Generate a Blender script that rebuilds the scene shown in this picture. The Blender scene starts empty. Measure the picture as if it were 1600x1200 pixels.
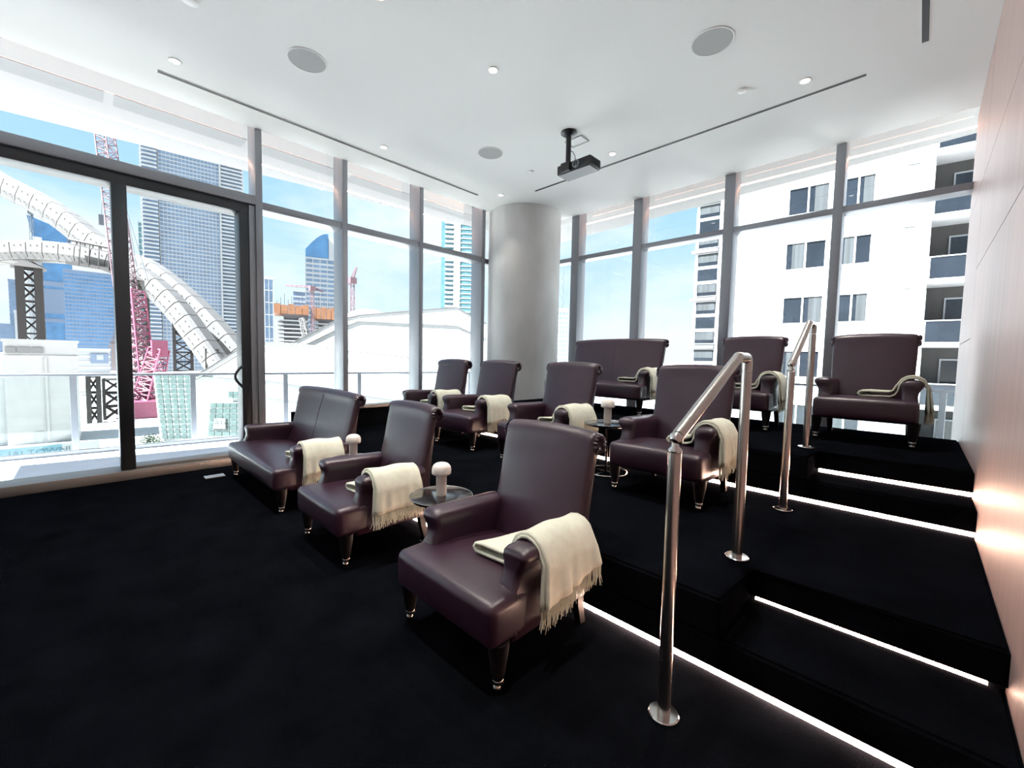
import bpy, bmesh, math, random
from mathutils import Vector, Matrix

random.seed(7)
SC = bpy.context.scene
COL = SC.collection

# ------------------------------------------------------------------ camera
# room frame: camera stands at x=0, y=0, z=1.2; +Y runs along the left glass wall, +X along the back wall
CAM_H = 1.2
FPX = 652.709
ROT = Matrix(((0.71514211, -0.05657094, 0.69668608),
              (0.69869754, 0.0295687, -0.71480588),
              (0.01983714, 0.99796063, 0.0606718)))
cam_d = bpy.data.cameras.new('camera')
cam = bpy.data.objects.new('camera', cam_d)
COL.objects.link(cam)
cam_d.sensor_fit = 'HORIZONTAL'
cam_d.sensor_width = 36.0
cam_d.lens = 36.0 * FPX / 1600.0
cam_d.clip_start = 0.02
cam_d.clip_end = 6000
M4 = ROT.to_4x4()
M4.translation = Vector((0, 0, CAM_H))
cam.matrix_world = M4
SC.camera = cam

# ------------------------------------------------------------------ view + exposure
SC.view_settings.view_transform = 'Standard'
SC.view_settings.look = 'None'
SC.view_settings.gamma = 1.0
SC.view_settings.use_curve_mapping = False
SC.view_settings.exposure = 1.45
SC.cycles.use_denoising = True
SC.cycles.max_bounces = 10
SC.cycles.diffuse_bounces = 6
SC.cycles.transparent_max_bounces = 16
SC.cycles.caustics_reflective = False
SC.cycles.caustics_refractive = False
SC.cycles.sample_clamp_indirect = 6.0

# ------------------------------------------------------------------ sky
world = bpy.data.worlds.new('sky')
SC.world = world
world.use_nodes = True
wn, wl = world.node_tree.nodes, world.node_tree.links
wn.clear()
w_out = wn.new('ShaderNodeOutputWorld')
w_bg = wn.new('ShaderNodeBackground')
w_tc = wn.new('ShaderNodeTexCoord')
w_sep = wn.new('ShaderNodeSeparateXYZ')
wl.new(w_tc.outputs['Generated'], w_sep.inputs[0])
w_ramp = wn.new('ShaderNodeValToRGB')
w_ramp.color_ramp.elements[0].position = 0.0
w_ramp.color_ramp.elements[0].color = (0.84, 0.93, 1.0, 1)
w_ramp.color_ramp.elements[1].position = 0.75
w_ramp.color_ramp.elements[1].color = (0.20, 0.42, 0.72, 1)
e = w_ramp.color_ramp.elements.new(0.30)
e.color = (0.44, 0.70, 0.95, 1)
wl.new(w_sep.outputs['Z'], w_ramp.inputs[0])
w_map = wn.new('ShaderNodeMapping')
w_map.inputs['Scale'].default_value = (1.0, 1.0, 2.6)
w_map.inputs['Location'].default_value = (3.1, 0.4, 0.2)
wl.new(w_tc.outputs['Generated'], w_map.inputs[0])
w_n = wn.new('ShaderNodeTexNoise')
w_n.inputs['Scale'].default_value = 2.4
w_n.inputs['Detail'].default_value = 6
w_n.inputs['Roughness'].default_value = 0.55
wl.new(w_map.outputs[0], w_n.inputs['Vector'])
w_cr = wn.new('ShaderNodeValToRGB')
w_cr.color_ramp.elements[0].position = 0.45
w_cr.color_ramp.elements[0].color = (0, 0, 0, 1)
w_cr.color_ramp.elements[1].position = 0.68
w_cr.color_ramp.elements[1].color = (1, 1, 1, 1)
wl.new(w_n.outputs['Fac'], w_cr.inputs[0])
w_mix = wn.new('ShaderNodeMixRGB')
w_mix.inputs['Color2'].default_value = (0.92, 0.96, 1.0, 1)
wl.new(w_cr.outputs[0], w_mix.inputs['Fac'])
wl.new(w_ramp.outputs[0], w_mix.inputs['Color1'])
wl.new(w_mix.outputs[0], w_bg.inputs['Color'])
w_bg.inputs['Strength'].default_value = 0.45
wl.new(w_bg.outputs[0], w_out.inputs[0])

# ------------------------------------------------------------------ sun
sun_d = bpy.data.lights.new('sun', 'SUN')
sun_d.energy = 18.0
sun_d.angle = 0.009
sun_d.color = (0.97, 0.98, 1.0)
sun = bpy.data.objects.new('sun', sun_d)
COL.objects.link(sun)
sun.location = (0, -20, 40)
sun.rotation_euler = Vector((-0.10, -0.72, 1.0)).to_track_quat('Z', 'Y').to_euler()

# ------------------------------------------------------------------ materials
MATS = {}
def mat(name, base, rough=0.5, metal=0.0, var=0.0, vscale=8.0, bump=0.0, bscale=200.0, spec=0.5,
        emit=None, estr=0.0, stretch=(1, 1, 1), coat=0.0, detail=4.0):
    m = bpy.data.materials.new(name)
    m.use_nodes = True
    nt = m.node_tree
    b = nt.nodes['Principled BSDF']
    b.inputs['Base Color'].default_value = (*base, 1)
    b.inputs['Roughness'].default_value = rough
    b.inputs['Metallic'].default_value = metal
    b.inputs['Specular IOR Level'].default_value = spec
    if coat:
        b.inputs['Coat Weight'].default_value = coat
        b.inputs['Coat Roughness'].default_value = 0.2 if rough < 0.2 else 0.45
    if emit:
        b.inputs['Emission Color'].default_value = (*emit, 1)
        b.inputs['Emission Strength'].default_value = estr
    if var or bump:
        tc = nt.nodes.new('ShaderNodeTexCoord')
        mp = nt.nodes.new('ShaderNodeMapping')
        mp.inputs['Scale'].default_value = stretch
        nt.links.new(tc.outputs['Object'], mp.inputs[0])
    if var:
        n = nt.nodes.new('ShaderNodeTexNoise')
        n.inputs['Scale'].default_value = vscale
        n.inputs['Detail'].default_value = detail
        nt.links.new(mp.outputs[0], n.inputs['Vector'])
        r = nt.nodes.new('ShaderNodeValToRGB')
        r.color_ramp.elements[0].position = 0.3
        r.color_ramp.elements[1].position = 0.7
        r.color_ramp.elements[0].color = (*[max(0, c * (1 - var)) for c in base], 1)
        r.color_ramp.elements[1].color = (*[min(1, c * (1 + var)) for c in base], 1)
        nt.links.new(n.outputs['Fac'], r.inputs[0])
        nt.links.new(r.outputs[0], b.inputs['Base Color'])
    if bump:
        n2 = nt.nodes.new('ShaderNodeTexNoise')
        n2.inputs['Scale'].default_value = bscale
        n2.inputs['Detail'].default_value = 3
        nt.links.new(mp.outputs[0], n2.inputs['Vector'])
        bp = nt.nodes.new('ShaderNodeBump')
        bp.inputs['Strength'].default_value = bump
        bp.inputs['Distance'].default_value = 0.01
        nt.links.new(n2.outputs['Fac'], bp.inputs['Height'])
        nt.links.new(bp.outputs[0], b.inputs['Normal'])
    MATS[name] = m
    return m

def glass_mat(name, tint, refl=0.7, rough=0.0):
    m = bpy.data.materials.new(name)
    m.use_nodes = True
    nt = m.node_tree
    nt.nodes.clear()
    o = nt.nodes.new('ShaderNodeOutputMaterial')
    t = nt.nodes.new('ShaderNodeBsdfTransparent')
    t.inputs[0].default_value = (*tint, 1)
    g = nt.nodes.new('ShaderNodeBsdfGlossy')
    g.inputs['Roughness'].default_value = rough
    f = nt.nodes.new('ShaderNodeFresnel')
    f.inputs['IOR'].default_value = 1.45
    mu = nt.nodes.new('ShaderNodeMath')
    mu.operation = 'MULTIPLY'
    mu.inputs[1].default_value = refl
    mx = nt.nodes.new('ShaderNodeMixShader')
    nt.links.new(f.outputs[0], mu.inputs[0])
    nt.links.new(mu.outputs[0], mx.inputs[0])
    nt.links.new(t.outputs[0], mx.inputs[1])
    nt.links.new(g.outputs[0], mx.inputs[2])
    nt.links.new(mx.outputs[0], o.inputs[0])
    MATS[name] = m
    return m

mat('carpet', (0.0042, 0.0050, 0.0070), 0.95, var=0.35, vscale=5, bump=0.6, bscale=260, spec=0.0, detail=8)
mat('ceiling_paint', (0.86, 0.87, 0.86), 0.85, bump=0.05, bscale=60)
mat('wall_paint', (0.80, 0.80, 0.80), 0.8, bump=0.05, bscale=60)
mat('black_slot', (0.003, 0.003, 0.003), 0.6)
mat('white_plastic', (0.82, 0.82, 0.81), 0.4)
mat('speaker_cloth', (0.46, 0.47, 0.47), 0.85, bump=0.3, bscale=900)
mat('lamp_glow', (0.9, 0.85, 0.8), 0.4, emit=(1.0, 0.86, 0.72), estr=7.0)
mat('concrete', (0.66, 0.665, 0.66), 0.62, var=0.12, vscale=2.2, bump=0.12, bscale=14, stretch=(1, 1, 0.5), detail=8)
mat('frame_metal', (0.30, 0.315, 0.345), 0.33, metal=0.35)
mat('door_metal', (0.05, 0.055, 0.06), 0.4, metal=0.6)
mat('sill_metal', (0.30, 0.28, 0.26), 0.42, metal=0.6)
mat('leather', (0.030, 0.0090, 0.022), 0.34, var=0.16, vscale=9, bump=0.08, bscale=420, spec=0.8)
mat('leather_seam', (0.05, 0.018, 0.03), 0.45)
mat('dark_wood', (0.006, 0.004, 0.005), 0.5, spec=0.2)
mat('castor_metal', (0.45, 0.42, 0.38), 0.25, metal=1.0)
mat('nail_metal', (0.05, 0.03, 0.03), 0.35, metal=0.8)
mat('throw_wool', (0.78, 0.80, 0.67), 0.9, var=0.05, vscale=30, bump=0.35, bscale=700, spec=0.1)
mat('fringe_wool', (0.77, 0.77, 0.64), 0.9, spec=0.1)
mat('alabaster', (0.82, 0.77, 0.72), 0.35, var=0.06, vscale=18, bump=0.04, bscale=40)
mat('table_black', (0.012, 0.011, 0.012), 0.12, spec=0.7, coat=0.6)
mat('table_metal', (0.42, 0.41, 0.40), 0.2, metal=1.0)
mat('steel', (0.55, 0.52, 0.49), 0.24, metal=1.0, bump=0.04, bscale=90, stretch=(9, 9, 0.5))
mat('steel_flange', (0.62, 0.60, 0.58), 0.16, metal=1.0)
mat('led_warm', (1, 0.9, 0.85), 0.5, emit=(1.0, 0.64, 0.48), estr=30.0)
mat('led_dim', (1, 0.9, 0.85), 0.5, emit=(1.0, 0.64, 0.48), estr=14.0)
mat('led_cove', (1, 0.8, 0.7), 0.5, emit=(1.0, 0.46, 0.30), estr=6.0)
mat('veneer', (0.49, 0.345, 0.315), 0.46, var=0.10, vscale=3.0, bump=0.03, bscale=60, stretch=(1, 7, 0.35), spec=0.5, detail=9)
mat('projector_black', (0.010, 0.010, 0.012), 0.38)
mat('projector_base', (0.30, 0.31, 0.33), 0.45)
mat('lens_glass', (0.004, 0.004, 0.008), 0.05, spec=1.0)
mat('balcony_tile', (0.80, 0.82, 0.88), 0.55, var=0.04, vscale=3)
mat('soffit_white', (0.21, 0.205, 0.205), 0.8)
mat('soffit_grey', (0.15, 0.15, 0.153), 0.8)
mat('rail_metal', (0.25, 0.265, 0.285), 0.5, metal=0.2)
mat('vent_metal', (0.62, 0.64, 0.66), 0.35, metal=0.7)
glass_mat('window_glass', (0.955, 0.985, 0.985), 0.55)
glass_mat('rail_glass', (0.93, 0.97, 0.97), 0.6)
# city
mat('street', (0.528, 0.516, 0.492), 0.9, var=0.2, vscale=0.06)
mat('bldg_white', (0.36, 0.36, 0.37), 0.7, var=0.03, vscale=1.2)
mat('bldg_cream', (0.30, 0.29, 0.285), 0.8, var=0.06, vscale=0.35, detail=7)
mat('hall_white', (0.36, 0.36, 0.36), 0.7, var=0.03, vscale=0.5)
mat('hall_joint', (0.06, 0.058, 0.058), 0.8)
mat('hall_grout', (0.14, 0.137, 0.137), 0.8)
mat('city_glass_dark', (0.010, 0.013, 0.018), 0.14, var=0.35, vscale=0.6)
mat('city_glass_blue', (0.05, 0.13, 0.25), 0.3, var=0.2, vscale=0.1)
mat('city_glass_pale', (0.09, 0.135, 0.20), 0.3, var=0.2, vscale=0.12)
mat('city_glass_teal', (0.066, 0.1386, 0.1584), 0.2, metal=0.1, var=0.2, vscale=0.25)
mat('hall_glass', (0.055, 0.078, 0.074), 0.25, var=0.25, vscale=0.9)
mat('slab_pale', (0.25, 0.26, 0.275), 0.7)
mat('slab_blue', (0.11, 0.145, 0.21), 0.7)
mat('concrete_raw', (0.0792, 0.0792, 0.0858), 0.85, var=0.2, vscale=0.3)
mat('safety_orange', (0.1716, 0.0726, 0.033), 0.8, var=0.25, vscale=0.4)
mat('pink_stone', (0.165, 0.1254, 0.1188), 0.8)
mat('arch_paint', (0.105, 0.100, 0.098), 0.7, var=0.06, vscale=0.4)
mat('arch_joint', (0.096, 0.092, 0.088), 0.8)
mat('tower_steel', (0.0165, 0.0125, 0.0119), 0.7, var=0.2, vscale=0.8)
mat('crane_red', (0.20, 0.045, 0.085), 0.6)
mat('crane_pale', (0.11, 0.062, 0.075), 0.6)
mat('crane_grey', (0.066, 0.0792, 0.0924), 0.6)
mat('curtain', (0.03, 0.034, 0.037), 0.9, var=0.4, vscale=7, stretch=(1, 1, 0.02))
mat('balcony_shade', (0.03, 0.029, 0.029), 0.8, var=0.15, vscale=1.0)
mat('ledge_grey', (0.1188, 0.1221, 0.1287), 0.8)
mat('foliage', (0.0231, 0.0396, 0.0165), 0.85, var=0.4, vscale=1.5)
mat('banner_blue', (0.0792, 0.165, 0.198), 0.7)
mat('banner_ink', (0.033, 0.0792, 0.1089), 0.7)
mat('sign_panel', (0.264, 0.26, 0.256), 0.7)
mat('sign_ink', (0.088, 0.088, 0.092), 0.7)

# ------------------------------------------------------------------ mesh helpers
def obj(name, bm, m, parent=None, smooth=False, loc=None):
    me = bpy.data.meshes.new(name)
    bmesh.ops.recalc_face_normals(bm, faces=bm.faces[:])
    bm.to_mesh(me)
    bm.free()
    if smooth:
        for p in me.polygons:
            p.use_smooth = True
    me.materials.append(MATS[m])
    o = bpy.data.objects.new(name, me)
    COL.objects.link(o)
    if parent is not None:
        o.parent = parent
    if loc is not None:
        o.location = loc
    return o

def sharp(o, ang=40):
    me = o.data
    bm = bmesh.new()
    bm.from_mesh(me)
    for ed in bm.edges:
        if len(ed.link_faces) == 2 and ed.calc_face_angle(0) > math.radians(ang):
            ed.smooth = False
    bm.to_mesh(me)
    bm.free()
    for p in me.polygons:
        p.use_smooth = True
    return o

def tag(o, label=None, cat=None, group=None, kind=None):
    if label: o['label'] = label
    if cat: o['category'] = cat
    if group: o['group'] = group
    if kind: o['kind'] = kind
    return o

def empty(name, loc=(0, 0, 0), rz=0.0):
    o = bpy.data.objects.new(name, None)
    COL.objects.link(o)
    o.location = loc
    o.rotation_euler = (0, 0, rz)
    o.empty_display_size = 0.1
    return o

def box(bm, x0, x1, y0, y1, z0, z1):
    v = [bm.verts.new((x, y, z)) for x in (x0, x1) for y in (y0, y1) for z in (z0, z1)]
    for f in ((0, 1, 3, 2), (4, 6, 7, 5), (0, 4, 5, 1), (2, 3, 7, 6), (0, 2, 6, 4), (1, 5, 7, 3)):
        bm.faces.new([v[i] for i in f])
    return v

def boxm(*a):
    bm = bmesh.new()
    box(bm, *a)
    return bm

def bevbox(x0, x1, y0, y1, z0, z1, r=0.004, seg=2):
    bm = boxm(x0, x1, y0, y1, z0, z1)
    bmesh.ops.bevel(bm, geom=bm.edges[:], offset=r, segments=seg, profile=0.5, affect='EDGES')
    return bm

def prism(bm, pts, vec):
    """closed polygon pts (3d) extruded by vec"""
    a = [bm.verts.new(p) for p in pts]
    b = [bm.verts.new(Vector(p) + Vector(vec)) for p in pts]
    n = len(pts)
    bm.faces.new(a)
    bm.faces.new(b[::-1])
    for i in range(n):
        bm.faces.new((a[i], a[(i + 1) % n], b[(i + 1) % n], b[i]))

def lathe(bm, prof, n=24, c=(0, 0, 0), cap=True):
    rings = []
    for r, z in prof:
        if r < 1e-6:
            rings.append([bm.verts.new((c[0], c[1], c[2] + z))])
        else:
            rings.append([bm.verts.new((c[0] + r * math.cos(2 * math.pi * k / n), c[1] + r * math.sin(2 * math.pi * k / n), c[2] + z)) for k in range(n)])
    for a, b in zip(rings, rings[1:]):
        if len(a) == 1 and len(b) == 1:
            continue
        for k in range(n):
            k2 = (k + 1) % n
            if len(a) == 1:
                bm.faces.new((a[0], b[k], b[k2]))
            elif len(b) == 1:
                bm.faces.new((a[k], a[k2], b[0]))
            else:
                bm.faces.new((a[k], a[k2], b[k2], b[k]))
    if cap:
        for rg in (rings[0], rings[-1]):
            if len(rg) > 2:
                bm.faces.new(rg)

def tube(bm, pts, r, n=10, cap=True, radii=None):
    pts = [Vector(p) for p in pts]
    rings = []
    up = None
    for i, p in enumerate(pts):
        if i == 0: t = pts[1] - p
        elif i == len(pts) - 1: t = p - pts[-2]
        else: t = (pts[i + 1] - p).normalized() + (p - pts[i - 1]).normalized()
        t.normalize()
        if up is None:
            up = Vector((0, 0, 1)) if abs(t.z) < 0.9 else Vector((1, 0, 0))
        s = t.cross(up)
        s.normalize()
        up2 = s.cross(t)
        up = up2
        rr = radii[i] if radii else r
        rings.append([bm.verts.new(p + rr * (math.cos(2 * math.pi * k / n) * s + math.sin(2 * math.pi * k / n) * up2)) for k in range(n)])
    for a, b in zip(rings, rings[1:]):
        for k in range(n):
            bm.faces.new((a[k], a[(k + 1) % n], b[(k + 1) % n], b[k]))
    if cap:
        bm.faces.new(rings[0][::-1])
        bm.faces.new(rings[-1])

def bar(bm, a, b, w, h=None):
    """rectangular bar between two points"""
    tube(bm, [a, b], (w if h is None else max(w, h)) * 0.7071, n=4)

def loft(bm, rings, cap=True, closed=True):
    R = [[bm.verts.new(p) for p in r] for r in rings]
    n = len(R[0])
    for a, b in zip(R, R[1:]):
        for k in range(n if closed else n - 1):
            bm.faces.new((a[k], a[(k + 1) % n], b[(k + 1) % n], b[k]))
    if cap:
        bm.faces.new(R[0][::-1])
        bm.faces.new(R[-1])
    return R

def axis_samples(lo, hi, r, k, m):
    s = [lo + r * (1 - math.cos(math.pi / 2 * i / k)) for i in range(k)]
    s += [lo + r + (hi - lo - 2 * r) * i / m for i in range(m + 1)]
    s += [hi - r * (1 - math.cos(math.pi / 2 * i / k)) for i in range(k - 1, -1, -1)]
    return s

def round_block(bm, x0, x1, y0, y1, z0, z1, r, k=4, m=(8, 6, 2), fn=None):
    """box with all edges rounded; fn deforms each point"""
    lo, hi = (x0, y0, z0), (x1, y1, z1)
    S = [axis_samples(lo[i], hi[i], r, k, m[i]) for i in range(3)]
    cache = {}
    def V(i, j, l):
        key = (i, j, l)
        if key not in cache:
            p = Vector((S[0][i], S[1][j], S[2][l]))
            q = Vector([min(max(p[a], lo[a] + r), hi[a] - r) for a in range(3)])
            d = p - q
            if d.length > 1e-9:
                p = q + d.normalized() * r
            cache[key] = bm.verts.new(fn(p) if fn else p)
        return cache[key]
    nx, ny, nz = len(S[0]) - 1, len(S[1]) - 1, len(S[2]) - 1
    for i in range(nx):
        for j in range(ny):
            bm.faces.new((V(i, j, 0), V(i, j + 1, 0), V(i + 1, j + 1, 0), V(i + 1, j, 0)))
            bm.faces.new((V(i, j, nz), V(i + 1, j, nz), V(i + 1, j + 1, nz), V(i, j + 1, nz)))
    for i in range(nx):
        for l in range(nz):
            bm.faces.new((V(i, 0, l), V(i + 1, 0, l), V(i + 1, 0, l + 1), V(i, 0, l + 1)))
            bm.faces.new((V(i, ny, l), V(i, ny, l + 1), V(i + 1, ny, l + 1), V(i + 1, ny, l)))
    for j in range(ny):
        for l in range(nz):
            bm.faces.new((V(0, j, l), V(0, j, l + 1), V(0, j + 1, l + 1), V(0, j + 1, l)))
            bm.faces.new((V(nx, j, l), V(nx, j + 1, l), V(nx, j + 1, l + 1), V(nx, j, l + 1)))

def smoothstep(a, b, x):
    t = min(1, max(0, (x - a) / (b - a)))
    return t * t * (3 - 2 * t)

# ------------------------------------------------------------------ room dimensions
CEIL = 3.60
XL_IN, XL_GL = -5.22, -5.46      # inner face of left mullions, glass
YB_IN, YB_GL = 5.82, 6.00        # back wall
XR = 0.259                        # veneered right wall
Y_FRONT = -2.6                    # screen wall behind the camera
R = 0.15                          # one riser
H1, H2 = 2 * R, 4 * R
Y1, Y2 = 1.66, 3.27               # fronts of the two platforms
Y1B, Y2B = 2.035, 3.565           # fronts of the upper half steps in the aisle
XN = -0.488                       # left side of the aisle notch
Y2E = 5.03                        # rear edge of upper platform
XP = -5.02                        # left edge of the platforms

# floor
tag(obj('floor', boxm(XL_GL - 0.02, XR, Y_FRONT, YB_GL + 0.02, -0.12, 0.0), 'carpet'), 'black carpeted lower floor of the screening room', kind='structure')
# platforms: carpeted blocks whose risers stand on a recessed toe slot that holds the light strip
SLOT = 0.028
def platform(name, pts, z0, z1, label):
    bm = bmesh.new()
    prism(bm, [(x, y, z0) for x, y in pts], (0, 0, z1 - z0))
    bmesh.ops.bevel(bm, geom=[e for e in bm.edges if abs(e.verts[0].co.z - z1) < 1e-4 and abs(e.verts[1].co.z - z1) < 1e-4], offset=0.012, segments=3, affect='EDGES')
    o = obj(name, bm, 'carpet')
    tag(o, label, kind='structure')
    return o
def toe(name, x0, x1, y0, y1, z0):
    return tag(obj(name, boxm(x0, x1, y0, y1, z0, z0 + SLOT), 'carpet'), kind='structure')
# lower platform (level 1) with its aisle half-step
platform('platform_lower', [(XP, Y1), (XN, Y1), (XN, Y1B), (XR, Y1B), (XR, 5.6), (XP, 5.6)], R + SLOT, H1, 'carpeted lower seating platform')
platform('platform_base', [(XP, Y1), (XR, Y1), (XR, 5.6), (XP, 5.6)], SLOT, R, 'carpeted first step and base of the lower platform')
toe('platform_toe', XP + 0.02, XR, Y1 + 0.04, 5.6, 0.0)
bmn = bmesh.new()
box(bmn, XP + 0.001, XN - 0.002, Y1 + 0.0, 5.6, R, R + SLOT)
box(bmn, XN - 0.002, XR, Y1B + 0.035, 5.6, R, R + SLOT)
tag(obj('platform_toe', bmn, 'carpet'), kind='structure')
# upper platform (level 2)
platform('platform_upper', [(XP, Y2), (XN, Y2), (XN, Y2B), (XR, Y2B), (XR, Y2E), (XP + 0.9, Y2E), (XP + 0.9, 4.3), (XP, 4.3)], H1 + R + SLOT, H2, 'carpeted upper seating platform')
platform('platform_base', [(XP, Y2), (XR, Y2), (XR, Y2E), (XP + 0.9, Y2E), (XP + 0.9, 4.3), (XP, 4.3)], H1 + SLOT, H1 + R, 'carpeted third step and base of the upper platform')
toe('platform_toe', XP + 0.02, XR, Y2 + 0.04, 4.3, H1)
bmn = bmesh.new()
box(bmn, XP + 0.001, XN - 0.002, Y2, 4.3, H1 + R, H1 + R + SLOT)
box(bmn, XN - 0.002, XR, Y2B + 0.035, 4.3, H1 + R, H1 + R + SLOT)
tag(obj('platform_toe', bmn, 'carpet'), kind='structure')

# light strips in the toe slots
def led(x0, x1, y, z, label, m='led_warm', h=0.024):
    o = obj('light_strip', boxm(x0, x1, y, y + 0.008, z + 0.002, z + h), m)
    tag(o, label, 'light strip', 'warm light strips under the step risers')
    return o
led(XP + 0.05, XR - 0.002, Y1 + 0.004, 0.0, 'warm light strip at floor level under the lowest step, nearest the camera')
led(XN + 0.02, XR - 0.04, Y1B + 0.024, R, 'thin warm light strip under the second step riser, between the nearer handrail and the wall', 'led_dim', 0.012)
led(XP + 0.05, XR - 0.002, Y2 + 0.006, H1, 'long warm light strip running under the upper platform past the second handrail')
led(XN + 0.02, XR - 0.002, Y2B + 0.012, H1 + R, 'short warm light strip under the topmost aisle step')

# knee wall along the left glass behind the loveseat
kw = empty('wall_knee', (0, 0, 0))
tag(kw, 'low black knee wall with grey cap along the left glass', kind='structure')
obj('knee_wall_body', boxm(-5.19, XP - 0.002, Y1, 4.9, 0.0, 0.535), 'carpet', kw)
obj('cap', bevbox(-5.19, XP + 0.01, 2.35, 4.9, 0.536, 0.575, 0.006), 'sill_metal', kw)

# ceiling
bm = boxm(XL_IN - 0.005, XR, Y_FRONT, YB_IN + 0.005, CEIL, CEIL + 0.06)
box(bm, XL_GL - 0.05, XR, Y_FRONT, YB_GL + 0.05, CEIL + 0.19, CEIL + 0.199)
tag(obj('ceiling', bm, 'ceiling_paint'), 'plain white plaster ceiling with a cove along the glass', kind='structure')
tag(obj('cove_glow', boxm(XL_IN + 0.02, XL_IN + 0.04, Y_FRONT + 0.1, 4.9, CEIL + 0.06, CEIL + 0.08), 'led_cove'), 'hidden warm cove light above the ceiling edge along the left glass', 'light strip', 'warm cove lights above the ceiling edge')
tag(obj('cove_glow', boxm(-4.4, XR - 0.02, YB_IN - 0.04, YB_IN - 0.02, CEIL + 0.06, CEIL + 0.08), 'led_cove'), 'hidden warm cove light above the ceiling edge along the back glass', 'light strip', 'warm cove lights above the ceiling edge')
# front (screen) wall behind the camera
tag(obj('wall_front', boxm(XL_GL - 0.05, XR + 0.15, Y_FRONT - 0.12, Y_FRONT, -0.12, CEIL + 0.1), 'wall_paint'), 'pale wall facing the seats', kind='structure')

# right veneered wall: backing + panels with narrow joints
wr = empty('wall_right', (XR, 0, 0))
tag(wr, 'rose wood veneer wall beside the steps', kind='structure')
obj('backing', boxm(0.012, 0.15, Y_FRONT, YB_GL + 0.02, -0.12, CEIL + 0.02), 'black_slot', wr)
Y_J = [Y_FRONT, -1.28, 1.72, 4.70, YB_GL + 0.02]
for i in range(len(Y_J) - 1):
    zs = [-0.1, 1.42, 2.62, CEIL] if i == 3 else [-0.1, 0.72 if i == 9 else 1.94, 2.46 if i == 2 else 2.62, CEIL]
    if i == 2: zs = [-0.1, 1.94, 2.63, CEIL]
    for a, b in zip(zs, zs[1:]):
        g = 0.0028
        obj('panel', boxm(0.0, 0.013, Y_J[i] + g, Y_J[i + 1] - g, a + g, b - g), 'veneer', wr)

# concrete column in the corner
cdir = Vector((math.cos(math.radians(132.96)), math.sin(math.radians(132.96)), 0))
CD = 7.20
CC = cdir * CD
CR = 0.0839 * CD
bm = bmesh.new()
lathe(bm, [(CR, -0.1), (CR, 0.4), (CR, 1.2), (CR, 2.0), (CR, 2.8), (CR, CEIL)], n=72)
tag(sharp(obj('column', bm, 'concrete', loc=(CC.x, CC.y, 0))), 'thick round grey concrete column in the glazed corner', 'column')

# ------------------------------------------------------------------ curtain walls
WIN = [0]
def window(label):
    WIN[0] += 1
    o = empty('window_%d' % WIN[0])
    tag(o, label, kind='structure')
    return o
TZ0, TZ1 = 2.77, 2.85
# left wall bays along Y; mullions at y = 2.29, 3.40, 4.59
def mullion_l(p, y0, y1, z0=0.0):
    sharp(obj('mullion', bevbox(XL_GL - 0.03, XL_IN, y0, y1, z0, CEIL + 0.185, 0.004), 'frame_metal', p))
def bay_left(y0, y1, label, ym=None):
    w = window(label)
    if ym: mullion_l(w, ym[0], ym[1])
    obj('pane', boxm(XL_GL - 0.006, XL_GL, y0, y1, 0.06, TZ0 + 0.01), 'window_glass', w)
    obj('pane', boxm(XL_GL - 0.006, XL_GL, y0, y1, TZ1 - 0.01, CEIL + 0.185), 'window_glass', w)
    sharp(obj('transom', bevbox(XL_GL - 0.02, XL_IN - 0.012, y0 - 0.01, y1 + 0.01, TZ0, TZ1, 0.004), 'frame_metal', w))
    sharp(obj('sill', bevbox(XL_GL - 0.03, XL_IN - 0.002, y0, y1, 0.0, 0.06, 0.004), 'sill_metal', w))
    return w
bay_left(1.41, 2.292, 'tall window bay behind the loveseat', (2.292, 2.358))
bay_left(2.358, 3.405, 'tall window bay second from the sliding door', (3.405, 3.470))
bay_left(3.470, 4.594, 'tall window bay third from the sliding door', (4.594, 4.664))
# narrow last bay that dies into the column
w = window('narrow glass strip between last mullion and column')
obj('pane', boxm(XL_GL - 0.006, XL_GL, 4.664, 5.08, 0.06, CEIL + 0.185), 'window_glass', w)
sharp(obj('transom', bevbox(XL_GL - 0.02, XL_IN - 0.05, 4.664, 5.0, TZ0, TZ1, 0.004), 'frame_metal', w))

# sliding door: jamb post, header, mid stile, second leaf, upper light
d = empty('door_1')
tag(d, 'tall dark framed sliding glass door to the balcony', kind='structure')
DY0, DY1 = Y_FRONT + 0.02, 1.27
sharp(obj('jamb', bevbox(XL_GL - 0.03, XL_IN, 1.345, 1.412, 0.0, CEIL + 0.185, 0.004), 'frame_metal', d))
sharp(obj('jamb', bevbox(XL_GL - 0.02, XL_IN - 0.02, 1.285, 1.343, 0.0, TZ0 + 0.02, 0.004), 'frame_metal', d))
sharp(obj('header', bevbox(XL_GL - 0.03, XL_IN, DY0, 1.344, 2.800, 2.895, 0.006), 'frame_metal', d))
sharp(obj('header', bevbox(XL_GL - 0.03, XL_IN - 0.03, DY0, 1.284, 2.700, 2.798, 0.006), 'door_metal', d))
sharp(obj('stile', bevbox(XL_GL + 0.005, XL_IN - 0.02, 0.213, 0.318, 0.09, 2.70, 0.006), 'door_metal', d))
sharp(obj('stile', bevbox(XL_GL + 0.005, XL_IN - 0.03, 1.195, 1.284, 0.09, 2.70, 0.006), 'door_metal', d))
sharp(obj('bottom_rail', bevbox(XL_GL - 0.04, XL_IN + 0.01, DY0, 1.344, 0.0, 0.085, 0.006), 'sill_metal', d))
sharp(obj('bottom_rail', bevbox(XL_GL + 0.005, XL_IN - 0.04, 0.318, 1.195, 0.086, 0.11, 0.003), 'sill_metal', d))
obj('pane', boxm(XL_GL + 0.05, XL_GL + 0.058, 0.316, 1.197, 0.10, 2.71), 'window_glass', d)
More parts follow.
